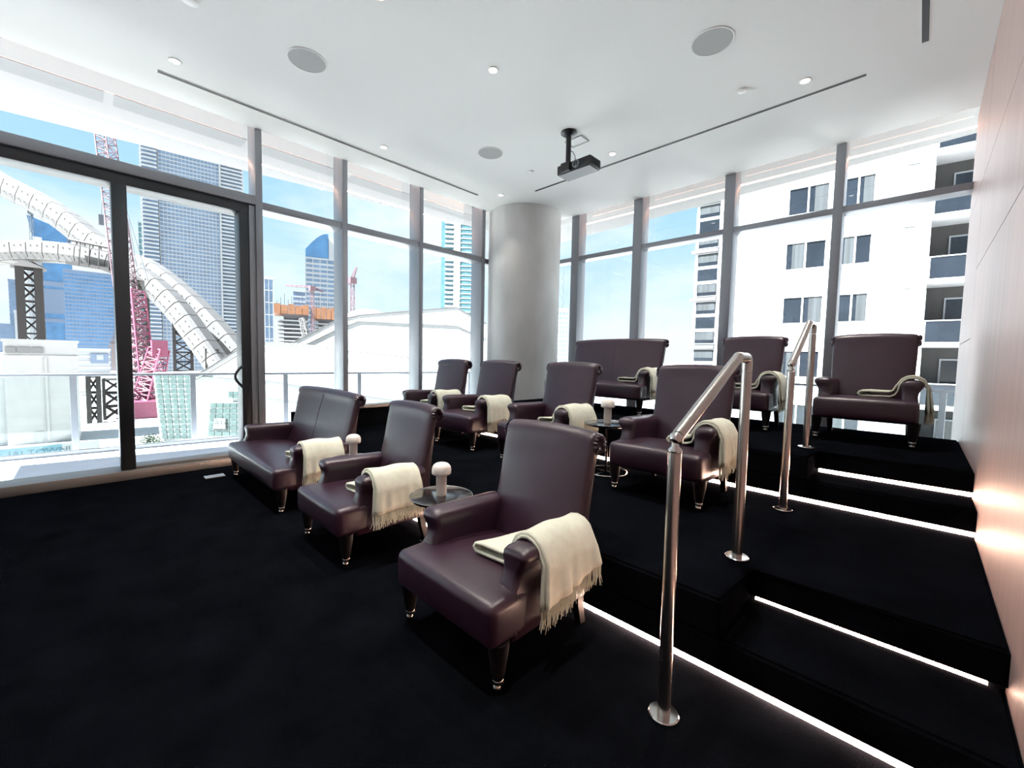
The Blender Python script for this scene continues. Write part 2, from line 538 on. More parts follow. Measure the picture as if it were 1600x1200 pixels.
obj('pane', boxm(XL_GL + 0.02, XL_GL + 0.028, DY0, 0.215, 0.08, 2.71), 'window_glass', d)
obj('pane', boxm(XL_GL - 0.006, XL_GL, DY0, 1.346, 2.885, CEIL + 0.185), 'window_glass', d)
bm = bmesh.new()
hp = [(0.0, 1.02 + 0.16 * i / 12) for i in range(13)]
tube(bm, [(XL_IN + 0.0, 1.20 - 0.075 * math.sin(math.pi * i / 12), 0.83 + 0.24 * i / 12) for i in range(13)], 0.014, n=8)
obj('handle', bm, 'door_metal', d, smooth=True)

# back wall bays along X
BT0, BT1 = 2.862, 2.930
def mullion_b(p, x0, x1):
    sharp(obj('mullion', bevbox(x0, x1, YB_IN, YB_GL + 0.03, 0.0, CEIL + 0.185, 0.004), 'frame_metal', p))
def bay_back(x0, x1, label, xm=None, trans=True):
    w = window(label)
    if xm: mullion_b(w, *xm)
    obj('pane', boxm(x0, x1, YB_GL, YB_GL + 0.006, 0.06, BT0 + 0.01), 'window_glass', w)
    obj('pane', boxm(x0, x1, YB_GL, YB_GL + 0.006, BT1 - 0.01, CEIL + 0.185), 'window_glass', w)
    sharp(obj('transom', bevbox(x0 - 0.01, x1 + 0.01, YB_IN + 0.012, YB_GL + 0.02, BT0, BT1, 0.004), 'frame_metal', w))
    sharp(obj('sill', bevbox(x0, x1, YB_IN + 0.002, YB_GL + 0.03, 0.0, 0.06, 0.004), 'sill_metal', w))
bay_back(-4.75, -4.335, 'narrow glass strip right of the column', (-4.335, -4.185))
bay_back(-4.185, -3.20, 'back window bay behind the rear loveseat', (-3.20, -3.055))
bay_back(-3.055, -1.925, 'back window bay between rear loveseat and next armchair', (-1.925, -1.80))
bay_back(-1.80, -0.79, 'back window bay behind the rear middle armchair', (-0.79, -0.70))
bay_back(-0.70, XR + 0.012, 'back window bay beside the veneer wall')

# ------------------------------------------------------------------ ceiling fittings
CZ = CEIL
def slot(x0, x1, y0, y1, label):
    t = empty('linear_diffuser', ((x0 + x1) / 2, (y0 + y1) / 2, CZ))
    tag(t, label, 'air diffuser', 'black linear slots in the ceiling')
    dx, dy = (x1 - x0) / 2, (y1 - y0) / 2
    obj('slot', boxm(-dx, dx, -dy, dy, -0.002, 0.02), 'black_slot', t)
    bm = bmesh.new()
    w = 0.004
    box(bm, -dx - w, dx + w, -dy - w, -dy, -0.003, 0.01); box(bm, -dx - w, dx + w, dy, dy + w, -0.003, 0.01)
    box(bm, -dx - w, -dx, -dy, dy, -0.003, 0.01); box(bm, dx, dx + w, -dy, dy, -0.003, 0.01)
    obj('flange', bm, 'ceiling_paint', t)
slot(-4.836, -4.794, 0.515, 4.14, 'long black ceiling slot running alongside the left glass wall')
slot(-4.085, -0.455, 4.566, 4.606, 'long black ceiling slot running alongside the back windows')
slot(-0.128, -0.090, 1.2, 4.42, 'black ceiling slot near the veneer wall')

def speaker(x, y, label):
    t = empty('ceiling_speaker', (x, y, CZ))
    tag(t, label, 'speaker', 'round ceiling speakers')
    bm = bmesh.new()
    lathe(bm, [(0.150, 0.0), (0.150, -0.004), (0.146, -0.006), (0.140, -0.005), (0.140, 0.0)], n=48, cap=False)
    obj('rim', bm, 'white_plastic', t, smooth=True)
    bm = bmesh.new()
    lathe(bm, [(0.140, -0.004), (0.06, -0.005), (0.0, -0.005)], n=48, cap=False)
    obj('grille', bm, 'speaker_cloth', t)
speaker(-3.726, 1.350, 'round grey ceiling speaker nearest the sliding door')
speaker(-3.745, 3.402, 'round grey ceiling speaker left of the projector')
speaker(-1.252, 3.362, 'round grey ceiling speaker right of the projector')

def downlight(x, y, label, power=62):
    t = empty('downlight', (x, y, CZ))
    tag(t, label, 'downlight', 'small recessed ceiling downlights')
    bm = bmesh.new()
    lathe(bm, [(0.046, 0.0), (0.046, -0.005), (0.040, -0.009), (0.032, -0.004), (0.030, 0.012)], n=28, cap=False)
    obj('trim_ring', bm, 'white_plastic', t, smooth=True)
    bm = bmesh.new()
    lathe(bm, [(0.030, -0.001), (0.018, -0.005), (0.0, -0.006)], n=20, cap=False)
    obj('lens', bm, 'lamp_glow', t, smooth=True)
    ld = bpy.data.lights.new('downlight_lamp', 'SPOT')
    ld.energy = power
    ld.color = (1.0, 0.92, 0.84)
    ld.spot_size = math.radians(78)
    ld.spot_blend = 1.0
    ld.shadow_soft_size = 0.03
    lo = bpy.data.objects.new('downlight_lamp', ld)
    COL.objects.link(lo)
    lo.parent = t
    lo.location = (0, 0, -0.03)
downlight(-4.548, 0.600, 'downlight at the start of the left ceiling slot')
downlight(-4.558, 2.487, 'downlight beside the middle of the left ceiling slot')
downlight(-4.558, 4.369, 'downlight just in front of the column', 9)
downlight(-2.690, 2.458, 'downlight in the middle of the ceiling, in front of the projector')
downlight(-2.700, 4.365, 'downlight right of the projector, close to the back slot')
downlight(-0.835, 4.342, 'downlight near the right end of the back slot')
downlight(-2.719, 1.452, 'downlight at the top edge of the photo')
downlight(-0.835, 2.47, 'downlight above the nearer handrail, out of the picture')
downlight(-0.835, 0.60, 'downlight above the camera, out of the picture')
downlight(-2.72, 0.58, 'downlight over the front row, out of the picture')
def sprinkler(x, y, label, r=0.04):
    bm = bmesh.new()
    lathe(bm, [(r * 0.8, 0.0), (r, -0.004), (r, -0.010), (r * 0.9, -0.013), (0.0, -0.014)], n=28, cap=False)
    tag(obj('sprinkler_cover', bm, 'white_plastic', smooth=True, loc=(x, y, CZ)), label, 'sprinkler', 'white sprinkler cover discs')
sprinkler(-1.259, 4.125, 'white sprinkler cover disc left of the back right downlight')
sprinkler(-3.711, 4.083, 'small white sprinkler cover disc between column and projector', 0.032)
sprinkler(-3.707, 0.581, 'white sprinkler cover disc at the top left edge of the photo', 0.05)
# flush ceiling plate behind the projector mount
t = empty('ceiling_plate', (-2.84, 3.86, CZ))
tag(t, 'white flush ceiling outlet plate behind the projector pole', 'outlet plate')
obj('plate', bevbox(-0.10, 0.10, -0.07, 0.07, -0.004, 0.004, 0.002), 'ceiling_paint', t)
bm = bmesh.new()
for s in (-1, 1):
    box(bm, -0.105, 0.105, s * 0.075 - 0.005, s * 0.075 + 0.005, -0.010, 0.002)
    box(bm, s * 0.105 - 0.005, s * 0.105 + 0.005, -0.075, 0.075, -0.010, 0.002)
obj('plate_frame', bm, 'speaker_cloth', t)

# projector on its ceiling pole
t = empty('projector', (-2.80, 3.66, CZ))
tag(t, 'black ceiling projector hanging from a black pole', 'projector')
bm = bmesh.new()
lathe(bm, [(0.085, 0.0), (0.085, -0.012), (0.06, -0.03), (0.034, -0.04)], n=28)
sharp(obj('mount_plate', bm, 'projector_black', t))
bm = bmesh.new()
lathe(bm, [(0.027, -0.03), (0.027, -0.33)], n=18)
sharp(obj('pole', bm, 'projector_black', t))
obj('bracket', bevbox(-0.075, 0.035, -0.035, 0.02, -0.40, -0.31, 0.006), 'projector_black', t)
body = sharp(obj('body', bevbox(-0.15, 0.28, 0.0, 0.20, -0.405, -0.305, 0.014, 3), 'projector_black', t))
obj('base_plate', bevbox(-0.135, 0.265, 0.012, 0.19, -0.411, -0.402, 0.003), 'projector_base', t)
bm = bmesh.new()
lathe(bm, [(0.040, 0.0), (0.040, 0.016), (0.032, 0.016), (0.030, 0.004)], n=28, cap=False)
o = obj('lens_ring', bm, 'projector_base', body, smooth=True, loc=(0.105, 0.0, -0.352)); o.rotation_euler = (math.pi / 2, 0, 0)
bm = bmesh.new()
lathe(bm, [(0.031, 0.004), (0.018, 0.011), (0.0, 0.013)], n=28, cap=False)
o = obj('lens', bm, 'lens_glass', body, smooth=True, loc=(0.105, 0.0, -0.352)); o.rotation_euler = (math.pi / 2, 0, 0)
bm = bmesh.new()
for i in range(7):
    box(bm, 0.279, 0.283, 0.035 + i * 0.02, 0.045 + i * 0.02, -0.385, -0.325)
obj('vent_fins', bm, 'black_slot', body)
bm = bmesh.new()
tube(bm, [(0.025, 0.0, -0.20), (0.05, 0.01, -0.21), (0.065, 0.03, -0.25), (0.068, 0.04, -0.31)], 0.004, n=6)
obj('cable', bm, 'projector_black', t, smooth=True)

# floor vent by the sliding door
t = empty('floor_outlet', (-4.84, 0.855, 0))
tag(t, 'small pale metal floor outlet plate on the carpet near the sliding door', 'floor plate')
obj('plate', bevbox(-0.05, 0.05, -0.08, 0.08, 0.0, 0.008, 0.002), 'vent_metal', t)
obj('lid', bevbox(-0.035, 0.035, -0.055, 0.055, 0.008, 0.011, 0.001), 'vent_metal', t)

# ------------------------------------------------------------------ handrails
def handrail(yA, zA, yB, zB, zTopA, ySlope, zTopB, label):
    X = -0.557
    t = empty('handrail', (X, yA, zA))
    tag(t, label, 'handrail', 'brushed steel handrails beside the aisle steps')
    r = 0.0215
    def flange(dy, dz):
        bm = bmesh.new()
        lathe(bm, [(0.050, 0.0), (0.050, 0.010), (0.047, 0.013), (0.024, 0.014), (0.0, 0.014)], n=36)
        return sharp(obj('base_flange', bm, 'steel_flange', t, loc=(0, dy, dz)))
    h = zTopA - zA
    flange(0, 0); flange(yB - yA, zB - zA)
    bm = bmesh.new(); lathe(bm, [(r, 0.012), (r, h - 0.05)], n=24)
    sharp(obj('post', bm, 'steel', t))
    bm = bmesh.new()
    lathe(bm, [(r, h - 0.048), (r + 0.0015, h - 0.044), (r, h - 0.04), (0.012, h - 0.03), (0.012, h - 0.012)], n=24)
    bmesh.ops.create_uvsphere(bm, u_segments=20, v_segments=12, radius=0.0225, matrix=Matrix.Translation((0, 0.006, h - 0.004)))
    obj('swivel_joint', bm, 'steel_flange', t, smooth=True)
    a = Vector((0, 0.014, h + 0.002)); b = Vector((0, ySlope - yA, zTopB - zA))
    bm = bmesh.new(); tube(bm, [a, b], r, n=24)
    sharp(obj('sloping_rail', bm, 'steel', t))
    bm = bmesh.new()
    bmesh.ops.create_uvsphere(bm, u_segments=20, v_segments=12, radius=r * 1.02, matrix=Matrix.Translation(b))
    obj('swivel_joint', bm, 'steel_flange', t, smooth=True)
    dy = yB - yA
    zt = zTopB - zA
    bm = bmesh.new()
    pts = [b + Vector((0, 0.0, 0)), Vector((0, dy - 0.045, zt))]
    for i in range(7):
        an = math.pi / 2 * i / 6
        pts.append(Vector((0, dy - 0.025 + 0.025 * math.sin(an), zt - 0.025 + 0.025 * math.cos(an))))
    pts.append(Vector((0, dy, zt - 0.06)))
    tube(bm, pts, r, n=24)
    sharp(obj('elbow', bm, 'steel', t))
    bm = bmesh.new(); lathe(bm, [(r, zB - zA + 0.012), (r, zt - 0.062)], n=24, c=(0, dy, 0))
    sharp(obj('post', bm, 'steel', t))
handrail(1.34, 0.0, 2.083, H1, 0.955, 1.95, 1.225, 'brushed steel handrail beside the lower step, nearest the camera')
handrail(2.985, H1, 3.61, H2, 1.205, 3.46, 1.478, 'brushed steel handrail beside the upper step, further from the camera')

# ------------------------------------------------------------------ armchairs and loveseats
def rrect(x0, x1, y0, y1, z, r, n=4):
    r = min(r, (x1 - x0) * 0.49, (y1 - y0) * 0.49)
    pts = []
    for cx, cy, a0 in ((x1 - r, y1 - r, 0), (x0 + r, y1 - r, 90), (x0 + r, y0 + r, 180), (x1 - r, y0 + r, 270)):
        for i in range(n + 1):
            a = math.radians(a0 + 90 * i / n)
            pts.append((cx + r * math.cos(a), cy + r * math.sin(a), z))
    return pts

BACK_IN = [(0.425, 0.22), (0.445, 0.30), (0.475, 0.38), (0.505, 0.47), (0.532, 0.57), (0.553, 0.67), (0.568, 0.75), (0.580, 0.80)]
SCR_C = (0.632, 0.815)
SCR_R = 0.052
def back_profile(inset=0.0):
    pts = [(y + inset, z) for y, z in BACK_IN]
    for i in range(0, 13):
        a = math.radians(172 - i * 22)       # over the top and round the back of the scroll
        rr = SCR_R - inset
        pts.append((SCR_C[0] + rr * math.cos(a), SCR_C[1] + rr * math.sin(a)))
    pts += [(0.613 - inset * 0.4, 0.70), (0.606 - inset * 0.6, 0.60), (0.598 - inset, 0.50), (0.592 - inset, 0.40), (0.588 - inset, 0.30), (0.585 - inset, 0.17 + inset), (0.44, 0.17 + inset)]
    return pts

PROTO = {}
def make_seat(W):
    """W = overall width; returns list of (part name, mesh object data, material, [subparts])"""
    hw = W / 2
    wide = W > 1.0
    root = empty('loveseat' if wide else 'armchair')
    # seat block
    def seatfn(p):
        u = p.x / hw
        v = (p.y - 0.22) / 0.29
        q = p.copy()
        if p.z > 0.26:
            q.z += 0.018 * (1 - abs(u) ** 3) * (1 - abs(v) ** 3) - 0.030 * smoothstep(0.15, 0.5, p.y)
        if p.y < 0.0:
            q.y -= 0.010 * (1 - abs(u) ** 4) * smoothstep(0.17, 0.24, p.z)
        if p.y > 0.09:
            q.x *= 1 - 0.03 * smoothstep(0.09, 0.12, p.y)
        return q
    bm = bmesh.new()
    round_block(bm, -hw, hw, -0.06, 0.50, 0.175, 0.340, 0.034, k=5, m=(12 if not wide else 20, 12, 3), fn=seatfn)
    seat = obj('seat', bm, 'leather', root, smooth=True)
    # arms
    for s in (-1, 1):
        rings = []
        prof = [  # z, xin, xout, yfront
            (0.168, hw - 0.10, hw - 0.004, 0.050), (0.22, hw - 0.10, hw - 0.004, 0.050), (0.30, hw - 0.104, hw - 0.006, 0.054),
            (0.335, hw - 0.106, hw - 0.012, 0.060), (0.365, hw - 0.107, hw - 0.014, 0.074), (0.395, hw - 0.108, hw - 0.012, 0.084),
            (0.418, hw - 0.109, hw - 0.004, 0.087), (0.438, hw - 0.110, hw + 0.008, 0.084), (0.456, hw - 0.109, hw + 0.017, 0.081),
            (0.472, hw - 0.106, hw + 0.018, 0.082), (0.486, hw - 0.096, hw + 0.010, 0.090), (0.496, hw - 0.076, hw - 0.010, 0.106), (0.500, hw - 0.055, hw - 0.028, 0.130)]
        for z, xi, xo, yf in prof:
            r = 0.028 if z > 0.36 else 0.014
            pts = rrect(min(s * xi, s * xo), max(s * xi, s * xo), yf, 0.515, z, r)
            rings.append([(x, y, zz - 0.012 * smoothstep(0.2, 0.54, y) * smoothstep(0.35, 0.5, zz)) for x, y, zz in pts])
        bm = bmesh.new()
        loft(bm, rings)
        arm = obj('arm', bm, 'leather', root, smooth=True)
        # nail heads down the front edge of the arm panel
        bm = bmesh.new()
        for i in range(16):
            z = 0.185 + i * 0.0105
            bmesh.ops.create_icosphere(bm, subdivisions=1, radius=0.0042, matrix=Matrix.Translation((s * (hw - 0.0045), 0.066, z)))
        tag(obj('nailhead_trim', bm, 'nail_metal', arm, smooth=True), kind='stuff')
    # back
    hb = hw - 0.035
    xs = []
    nseg = 10 if not wide else 18
    slices = [(-hb, 0.020), (-hb + 0.004, 0.010), (-hb + 0.012, 0.003), (-hb + 0.022, 0.0)]
    mid = [(-hb + 0.022 + (2 * hb - 0.044) * i / nseg, 0.0) for i in range(1, nseg)]
    slices = slices + mid + [(-x, i) for x, i in slices[::-1]]
    rings = []
    for x, ins in slices:
        u = x / hb
        ring = []
        for y, z in back_profile(ins):
            k = smoothstep(0.55, 0.80, z)
            zz = z + (0.016 * (1 - abs(u) ** 2.5)) * k
            front = 1.0 if y < 0.58 else 0.0
            yy = y - 0.020 * (1 - u * u) * front * smoothstep(0.28, 0.45, z) * (1 - smoothstep(0.62, 0.78, z))
            ring.append((x * (1 - 0.045 * (1 - smoothstep(0.3, 0.75, z))), yy, zz))
        rings.append(ring)
    bm = bmesh.new()
    loft(bm, rings)
    back = obj('backrest', bm, 'leather', root, smooth=True)
    # pleated scroll ends
    for s in (-1, 1):
        bm = bmesh.new()
        n = 28
        c = bm.verts.new((s * (hb + 0.001), SCR_C[0], SCR_C[1]))
        prev = None
        rings_ = []
        for j, rr in enumerate((0.012, 0.026, 0.040, 0.050)):
            rg = []
            for k in range(n):
                a = 2 * math.pi * k / n
                dx = (0.011 if k % 2 else 0.0) * (1 if j in (1, 2) else 0.4) + (0.010, 0.012, 0.008, -0.004)[j] * 0.8
                rg.append(bm.verts.new((s * (hb + dx), SCR_C[0] + rr * math.cos(a), SCR_C[1] + rr * math.sin(a))))
            rings_.append(rg)
        for k in range(n):
            bm.faces.new((c, rings_[0][k], rings_[0][(k + 1) % n]))
            for a, b in zip(rings_, rings_[1:]):
                bm.faces.new((a[k], b[k], b[(k + 1) % n], a[(k + 1) % n]))
        obj('scroll_end', bm, 'leather', back)
    if wide:
        bm = bmesh.new()
        tube(bm, [(0, y - 0.020 * smoothstep(0.28, 0.45, z) * (1 - smoothstep(0.62, 0.78, z)) - 0.0005, z + 0.016 * smoothstep(0.55, 0.8, z)) for y, z in BACK_IN[1:]] + [(0, SCR_C[0] + SCR_R * math.cos(math.radians(a)), SCR_C[1] + 0.016 + SCR_R * math.sin(math.radians(a))) for a in (150, 120, 90, 60)], 0.0022, n=6)
        obj('seam', bm, 'leather_seam', back, smooth=True)
    # legs
    lx = hw - 0.026
    for s in (-1, 1):
        bm = bmesh.new()
        lathe(bm, [(0.040, 0.190), (0.038, 0.16), (0.033, 0.12), (0.025, 0.07), (0.018, 0.040), (0.021, 0.036), (0.0, 0.034)], n=16)
        leg = sharp(obj('leg', bm, 'dark_wood', root, loc=(s * lx, 0.0, 0)), 50)
        bm = bmesh.new()
        lathe(bm, [(0.020, 0.052), (0.021, 0.040), (0.016, 0.030), (0.008, 0.028)], n=14)
        bmesh.ops.create_uvsphere(bm, u_segments=14, v_segments=8, radius=0.0165, matrix=Matrix.Translation((0, -0.004, 0.0165)))
        obj('castor', bm, 'castor_metal', leg, smooth=True)
    for s in (-1, 1):
        bm = bmesh.new()
        def sq(cx, cy, z, h):
            return [(cx - h, cy - h, z), (cx + h, cy - h, z), (cx + h, cy + h, z), (cx - h, cy + h, z)]
        x = s * (hw - 0.055)
        loft(bm, [sq(x, 0.515, 0.185, 0.024), sq(x, 0.525, 0.10, 0.020), sq(x, 0.552, 0.0, 0.016)])
        obj('leg', bm, 'dark_wood', root)
    return root

def copy_tree(o, parent=None):
    c = o.copy()
    COL.objects.link(c)
    if parent is not None:
        c.parent = parent
    for ch in o.children:
        copy_tree(ch, c)
    return c

YF = {0: 1.01, 1: 2.585, 2: 4.20}
ZF = {0: 0.0, 1: H1, 2: H2}
CW, LW = 0.63, 1.40
SEATS = [
    ('A', CW, -1.315, 0, 'plum leather armchair in the front row, largest and nearest the camera'),
    ('B', CW, -2.565, 0, 'plum leather armchair in the front row between the loveseat and the nearest armchair'),
    ('D', CW, -1.205, 1, 'plum leather armchair in the second row, behind the nearer handrail'),
    ('E', CW, -2.335, 1, 'plum leather armchair in the second row directly behind the nearest armchair'),
    ('F', CW, -3.325, 1, 'plum leather armchair in the second row in front of the column, facing the camera side'),
    ('G', CW, -4.135, 1, 'plum leather armchair in the second row, leftmost, against the left windows'),
    ('I', CW, -1.240, 2, 'plum leather armchair in the rear row between the loveseat and the right-hand armchair'),
    ('J', CW, -0.300, 2, 'plum leather armchair in the rear row beside the veneer wall'),
    ('C', LW, -4.06, 0, 'wide plum leather loveseat in the front row by the sliding door'),
    ('H', 1.34, -2.80, 2, 'wide plum leather loveseat in the rear row right of the column'),
]
protos = {}
for key, W, cx, row, label in SEATS:
    if W in protos:
        s_ = copy_tree(protos[W])
    else:
        s_ = make_seat(W)
        protos[W] = s_
    s_.location = (cx, YF[row], ZF[row])
    tag(s_, label, 'loveseat' if W > 1 else 'armchair', 'plum leather seats facing the screen')

# ------------------------------------------------------------------ throw blankets over the right arms
def make_throw(W, seed, y0=0.115, y1=0.47, tuck=0.17, drop0=0.245, drop1=0.30, name='throw_blanket'):
    rnd = random.Random(seed)
    hw = W / 2
    xi, xo = hw - 0.11, hw + 0.02
    ax = (xi + xo) / 2
    seat_z = 0.363
    g = 0.010
    def over(off, zend_in, zend_out):
        """path from seat level up over arm and down outside; off = distance off the arm"""
        P = []
        P.append((xi - 0.050 - off * 0.3, zend_in))
        P.append((xi - 0.024 - off, zend_in + 0.012))
        P.append((xi - 0.010 - off, zend_in + 0.045))
        P.append((xi - 0.004 - off, 0.455))
        for i in range(7):
            a = math.radians(165 - 150 * i / 6)
            P.append((ax - 0.004 + (0.062 + off) * math.cos(a), 0.448 + (0.060 + off) * math.sin(a)))
        P.append((xo + 0.010 + off, 0.43))
        n = 5
        for i in range(1, n + 1):
            P.append((xo + 0.010 + off - 0.004 * i / n, 0.43 + (zend_out - 0.43) * i / n))
        return P
    lower = over(g * 0.62, seat_z + 0.006, 0.0)[::-1]      # outside -> seat (zend replaced below)
    upper = over(g * 1.85, seat_z + 0.040, 0.0)
    xe = xi - tuck
    hair = [(xe + 0.05, seat_z + 0.004), (xe + 0.012, seat_z + 0.005), (xe, seat_z + 0.021), (xe + 0.010, seat_z + 0.038), (xe + 0.05, seat_z + 0.042), (xe + 0.10, seat_z + 0.040)]
    path = lower + hair + upper
    nl, nh = len(lower), len(hair)
    ny = 22
    bm = bmesh.new()
    grid = []
    ph = [rnd.uniform(0, 6.28) for _ in range(4)]
    for j in range(ny + 1):
        v = j / ny
        row = []
        for i, (x, z) in enumerate(path):
            inner = i < nl                      # lower layer
            # hang section?
            if i < nl:
                hi = max(0, 5 - i) / 5          # 1 at the free end
            elif i >= nl + nh:
                k = i - (len(path) - 1 - 5)
                hi = max(0, k) / 5
            else:
                hi = 0
            drop = (drop0 + (drop1 - drop0) * v) - (0.012 if inner else 0)
            zz = z
            if hi > 0:
                zz = 0.43 + (drop - 0.43) * hi
            wob = 0.007 * math.sin(10 * v + ph[0]) + 0.005 * math.sin(21 * v + ph[1])
            xx = x + (abs(wob) if hi > 0 else 0) * hi * 1.6 + (0.012 * hi if not inner else 0.0)
            yy = y0 + (y1 - y0) * v
            yy += 0.02 * hi * (v - 0.5) + (0.012 if inner else 0) * (v - 0.5)
            on_seat = nl - 1 <= i <= nl + nh
            if on_seat:
                zz += 0.003 * math.sin(8 * v + ph[2]) - 0.026 * smoothstep(0.15, 0.5, yy) + 0.008 * v
                xx += (-0.03 * (1 - v) + 0.02 * v) * min(1, max(0, (xi - x) / tuck))
                yy -= 0.025 * (1 - v) * min(1, max(0, (xi - x) / tuck))
            elif hi == 0:
                zz += 0.004 * math.sin(9 * v + ph[3]) * (0.5 if inner else 1.0) - (0.010 * smoothstep(0.2, 0.54, yy))
            row.append(bm.verts.new((xx, yy, zz)))
        grid.append(row)
    for a, b in zip(grid, grid[1:]):
        for i in range(len(path) - 1):
            bm.faces.new((a[i], a[i + 1], b[i + 1], b[i]))
    ends = [([r[0].co.copy() for r in grid]), ([r[-1].co.copy() for r in grid])]
    root = empty(name)
    cloth = obj('cloth', bm, 'throw_wool', root, smooth=True)
    sm = cloth.modifiers.new('thickness', 'SOLIDIFY')
    sm.thickness = 0.0125
    sm.offset = 0
    # twisted fringe strands on both free ends
    bm = bmesh.new()
    for e, edge in enumerate(ends):
        for j in range(ny):
            for q in range(3):
                f = (q + rnd.uniform(0.2, 0.8)) / 3
                p = edge[j].lerp(edge[j + 1], f)
                L = rnd.uniform(0.065, 0.09)
                p1 = p + Vector((rnd.uniform(-0.003, 0.005), rnd.uniform(-0.006, 0.006), -L * 0.5))
                p2 = p + Vector((rnd.uniform(-0.006, 0.008), rnd.uniform(-0.012, 0.012), -L))
                tube(bm, [p + Vector((0, 0, 0.004)), p1, p2], 0.0026, n=4, radii=[0.0024, 0.0028, 0.0014])
    tag(obj('fringe', bm, 'fringe_wool', root), kind='stuff')
    return root

THROW_LAB = {
    'A': 'sage cream fringed throw over the right arm of the armchair nearest the camera',
    'B': 'sage cream fringed throw over the arm of the middle front-row armchair',
    'C': 'sage cream throw over the right arm of the front-row loveseat',
    'D': 'sage cream fringed throw over the armchair behind the nearer handrail',
    'E': 'sage cream throw over the second-row armchair beside the side table with a lamp',
    'F': 'sage cream fringed throw over the second-row armchair in front of the column',
    'G': 'sage cream throw over the leftmost second-row armchair',
    'H': 'sage cream throw over the right arm of the rear loveseat',
    'I': 'sage cream fringed throw over the rear middle armchair',
    'J': 'sage cream fringed throw over the rear armchair beside the veneer wall',
}
for n_, (key, W, cx, row, label) in enumerate(SEATS):
    r_ = random.Random(n_ + 40)
    if key == 'A':
        th = make_throw(W, 3, 0.17, 0.50, 0.20, 0.268, 0.335)
    elif key in 'IJH':
        th = make_throw(W, n_, 0.12, 0.42, 0.22, 0.26, 0.28)
    else:
        th = make_throw(W, n_, 0.13 + r_.uniform(0, 0.03), 0.46 + r_.uniform(-0.02, 0.03), 0.16 + r_.uniform(-0.02, 0.04), 0.27 + r_.uniform(-0.02, 0.02), 0.29 + r_.uniform(-0.02, 0.03))
    th.location = (cx, YF[row], ZF[row])
    tag(th, THROW_LAB[key], 'throw blanket', 'throws folded over the seat arms')

# ------------------------------------------------------------------ side tables and lamps
def make_table():
    t = empty('side_table')
    bm = bmesh.new()
    lathe(bm, [(0.0, 0.372), (0.12, 0.374), (0.172, 0.382), (0.182, 0.392), (0.182, 0.398), (0.177, 0.400), (0.0, 0.400)], n=48)
    sharp(obj('tabletop', bm, 'table_black', t), 60)
    bm = bmesh.new()
    tube(bm, [(0.181 * math.cos(2 * math.pi * k / 48), 0.181 * math.sin(2 * math.pi * k / 48), 0.3985) for k in range(49)], 0.003, n=6, cap=False)
    obj('rim', bm, 'table_metal', t, smooth=True)
    bm = bmesh.new()
    lathe(bm, [(0.010, 0.008), (0.010, 0.35), (0.03, 0.373)], n=16)
    sharp(obj('stem', bm, 'table_black', t))
    bm = bmesh.new()
    tube(bm, [(0.165 * math.cos(2 * math.pi * k / 48), 0.165 * math.sin(2 * math.pi * k / 48), 0.006) for k in range(49)], 0.006, n=8, cap=False)
    obj('base_ring', bm, 'table_metal', t, smooth=True)
    bm = bmesh.new()
    bar(bm, (-0.162, 0, 0.006), (0.162, 0, 0.006), 0.008)
    bar(bm, (0, -0.162, 0.0055), (0, 0.162, 0.0055), 0.008)
    obj('cross_bar', bm, 'table_black', t)
    return t
def make_lamp():
    t = empty('table_lamp')
    bm = bmesh.new()
    lathe(bm, [(0.029, 0.0), (0.030, 0.003), (0.030, 0.128)], n=32)
    sharp(obj('stem', bm, 'alabaster', t), 60)
    bm = bmesh.new()
    lathe(bm, [(0.029, 0.126), (0.050, 0.124), (0.0545, 0.128), (0.0555, 0.136), (0.0555, 0.152), (0.053, 0.166), (0.046, 0.178), (0.034, 0.187), (0.018, 0.192), (0.0, 0.193)], n=32, cap=False)
    sharp(obj('shade', bm, 'alabaster', t), 60)
    return t
TABS = [((-1.95, 1.43, 0.0), 'round black side table between the two front-row armchairs', 'white mushroom lamp on the side table between the two front-row armchairs'),
        ((-3.105, 1.44, 0.0), 'round black side table between the front loveseat and the next armchair', 'white mushroom lamp between the front loveseat and the next armchair'),
        ((-1.775, 2.93, H1), 'round black side table in the second row behind the nearest armchair', 'white mushroom lamp on the second-row side table')]
tp = lp = None
for loc, lt, ll in TABS:
    if tp is None: tp = make_table(); t = tp
    else: t = copy_tree(tp)
    t.location = loc
    tag(t, lt, 'side table', 'round side tables between the seats')
    if lp is None: lp = make_lamp(); l = lp
    else: l = copy_tree(lp)
    l.location = (loc[0] + 0.0, loc[1], loc[2] + 0.4005)
    tag(l, ll, 'table lamp', 'white mushroom lamps on the side tables')
#EXTERIOR
# ------------------------------------------------------------------ balcony outside the glass
G = -16.0
def at(px, py, dep):
    """world point seen along a direction, dep metres ahead of the room's viewing corner"""
    return ROT @ Vector(((px - 800.0) / FPX * dep, -(py - 600.0) / FPX * dep, -dep)) + Vector((0, 0, CAM_H))

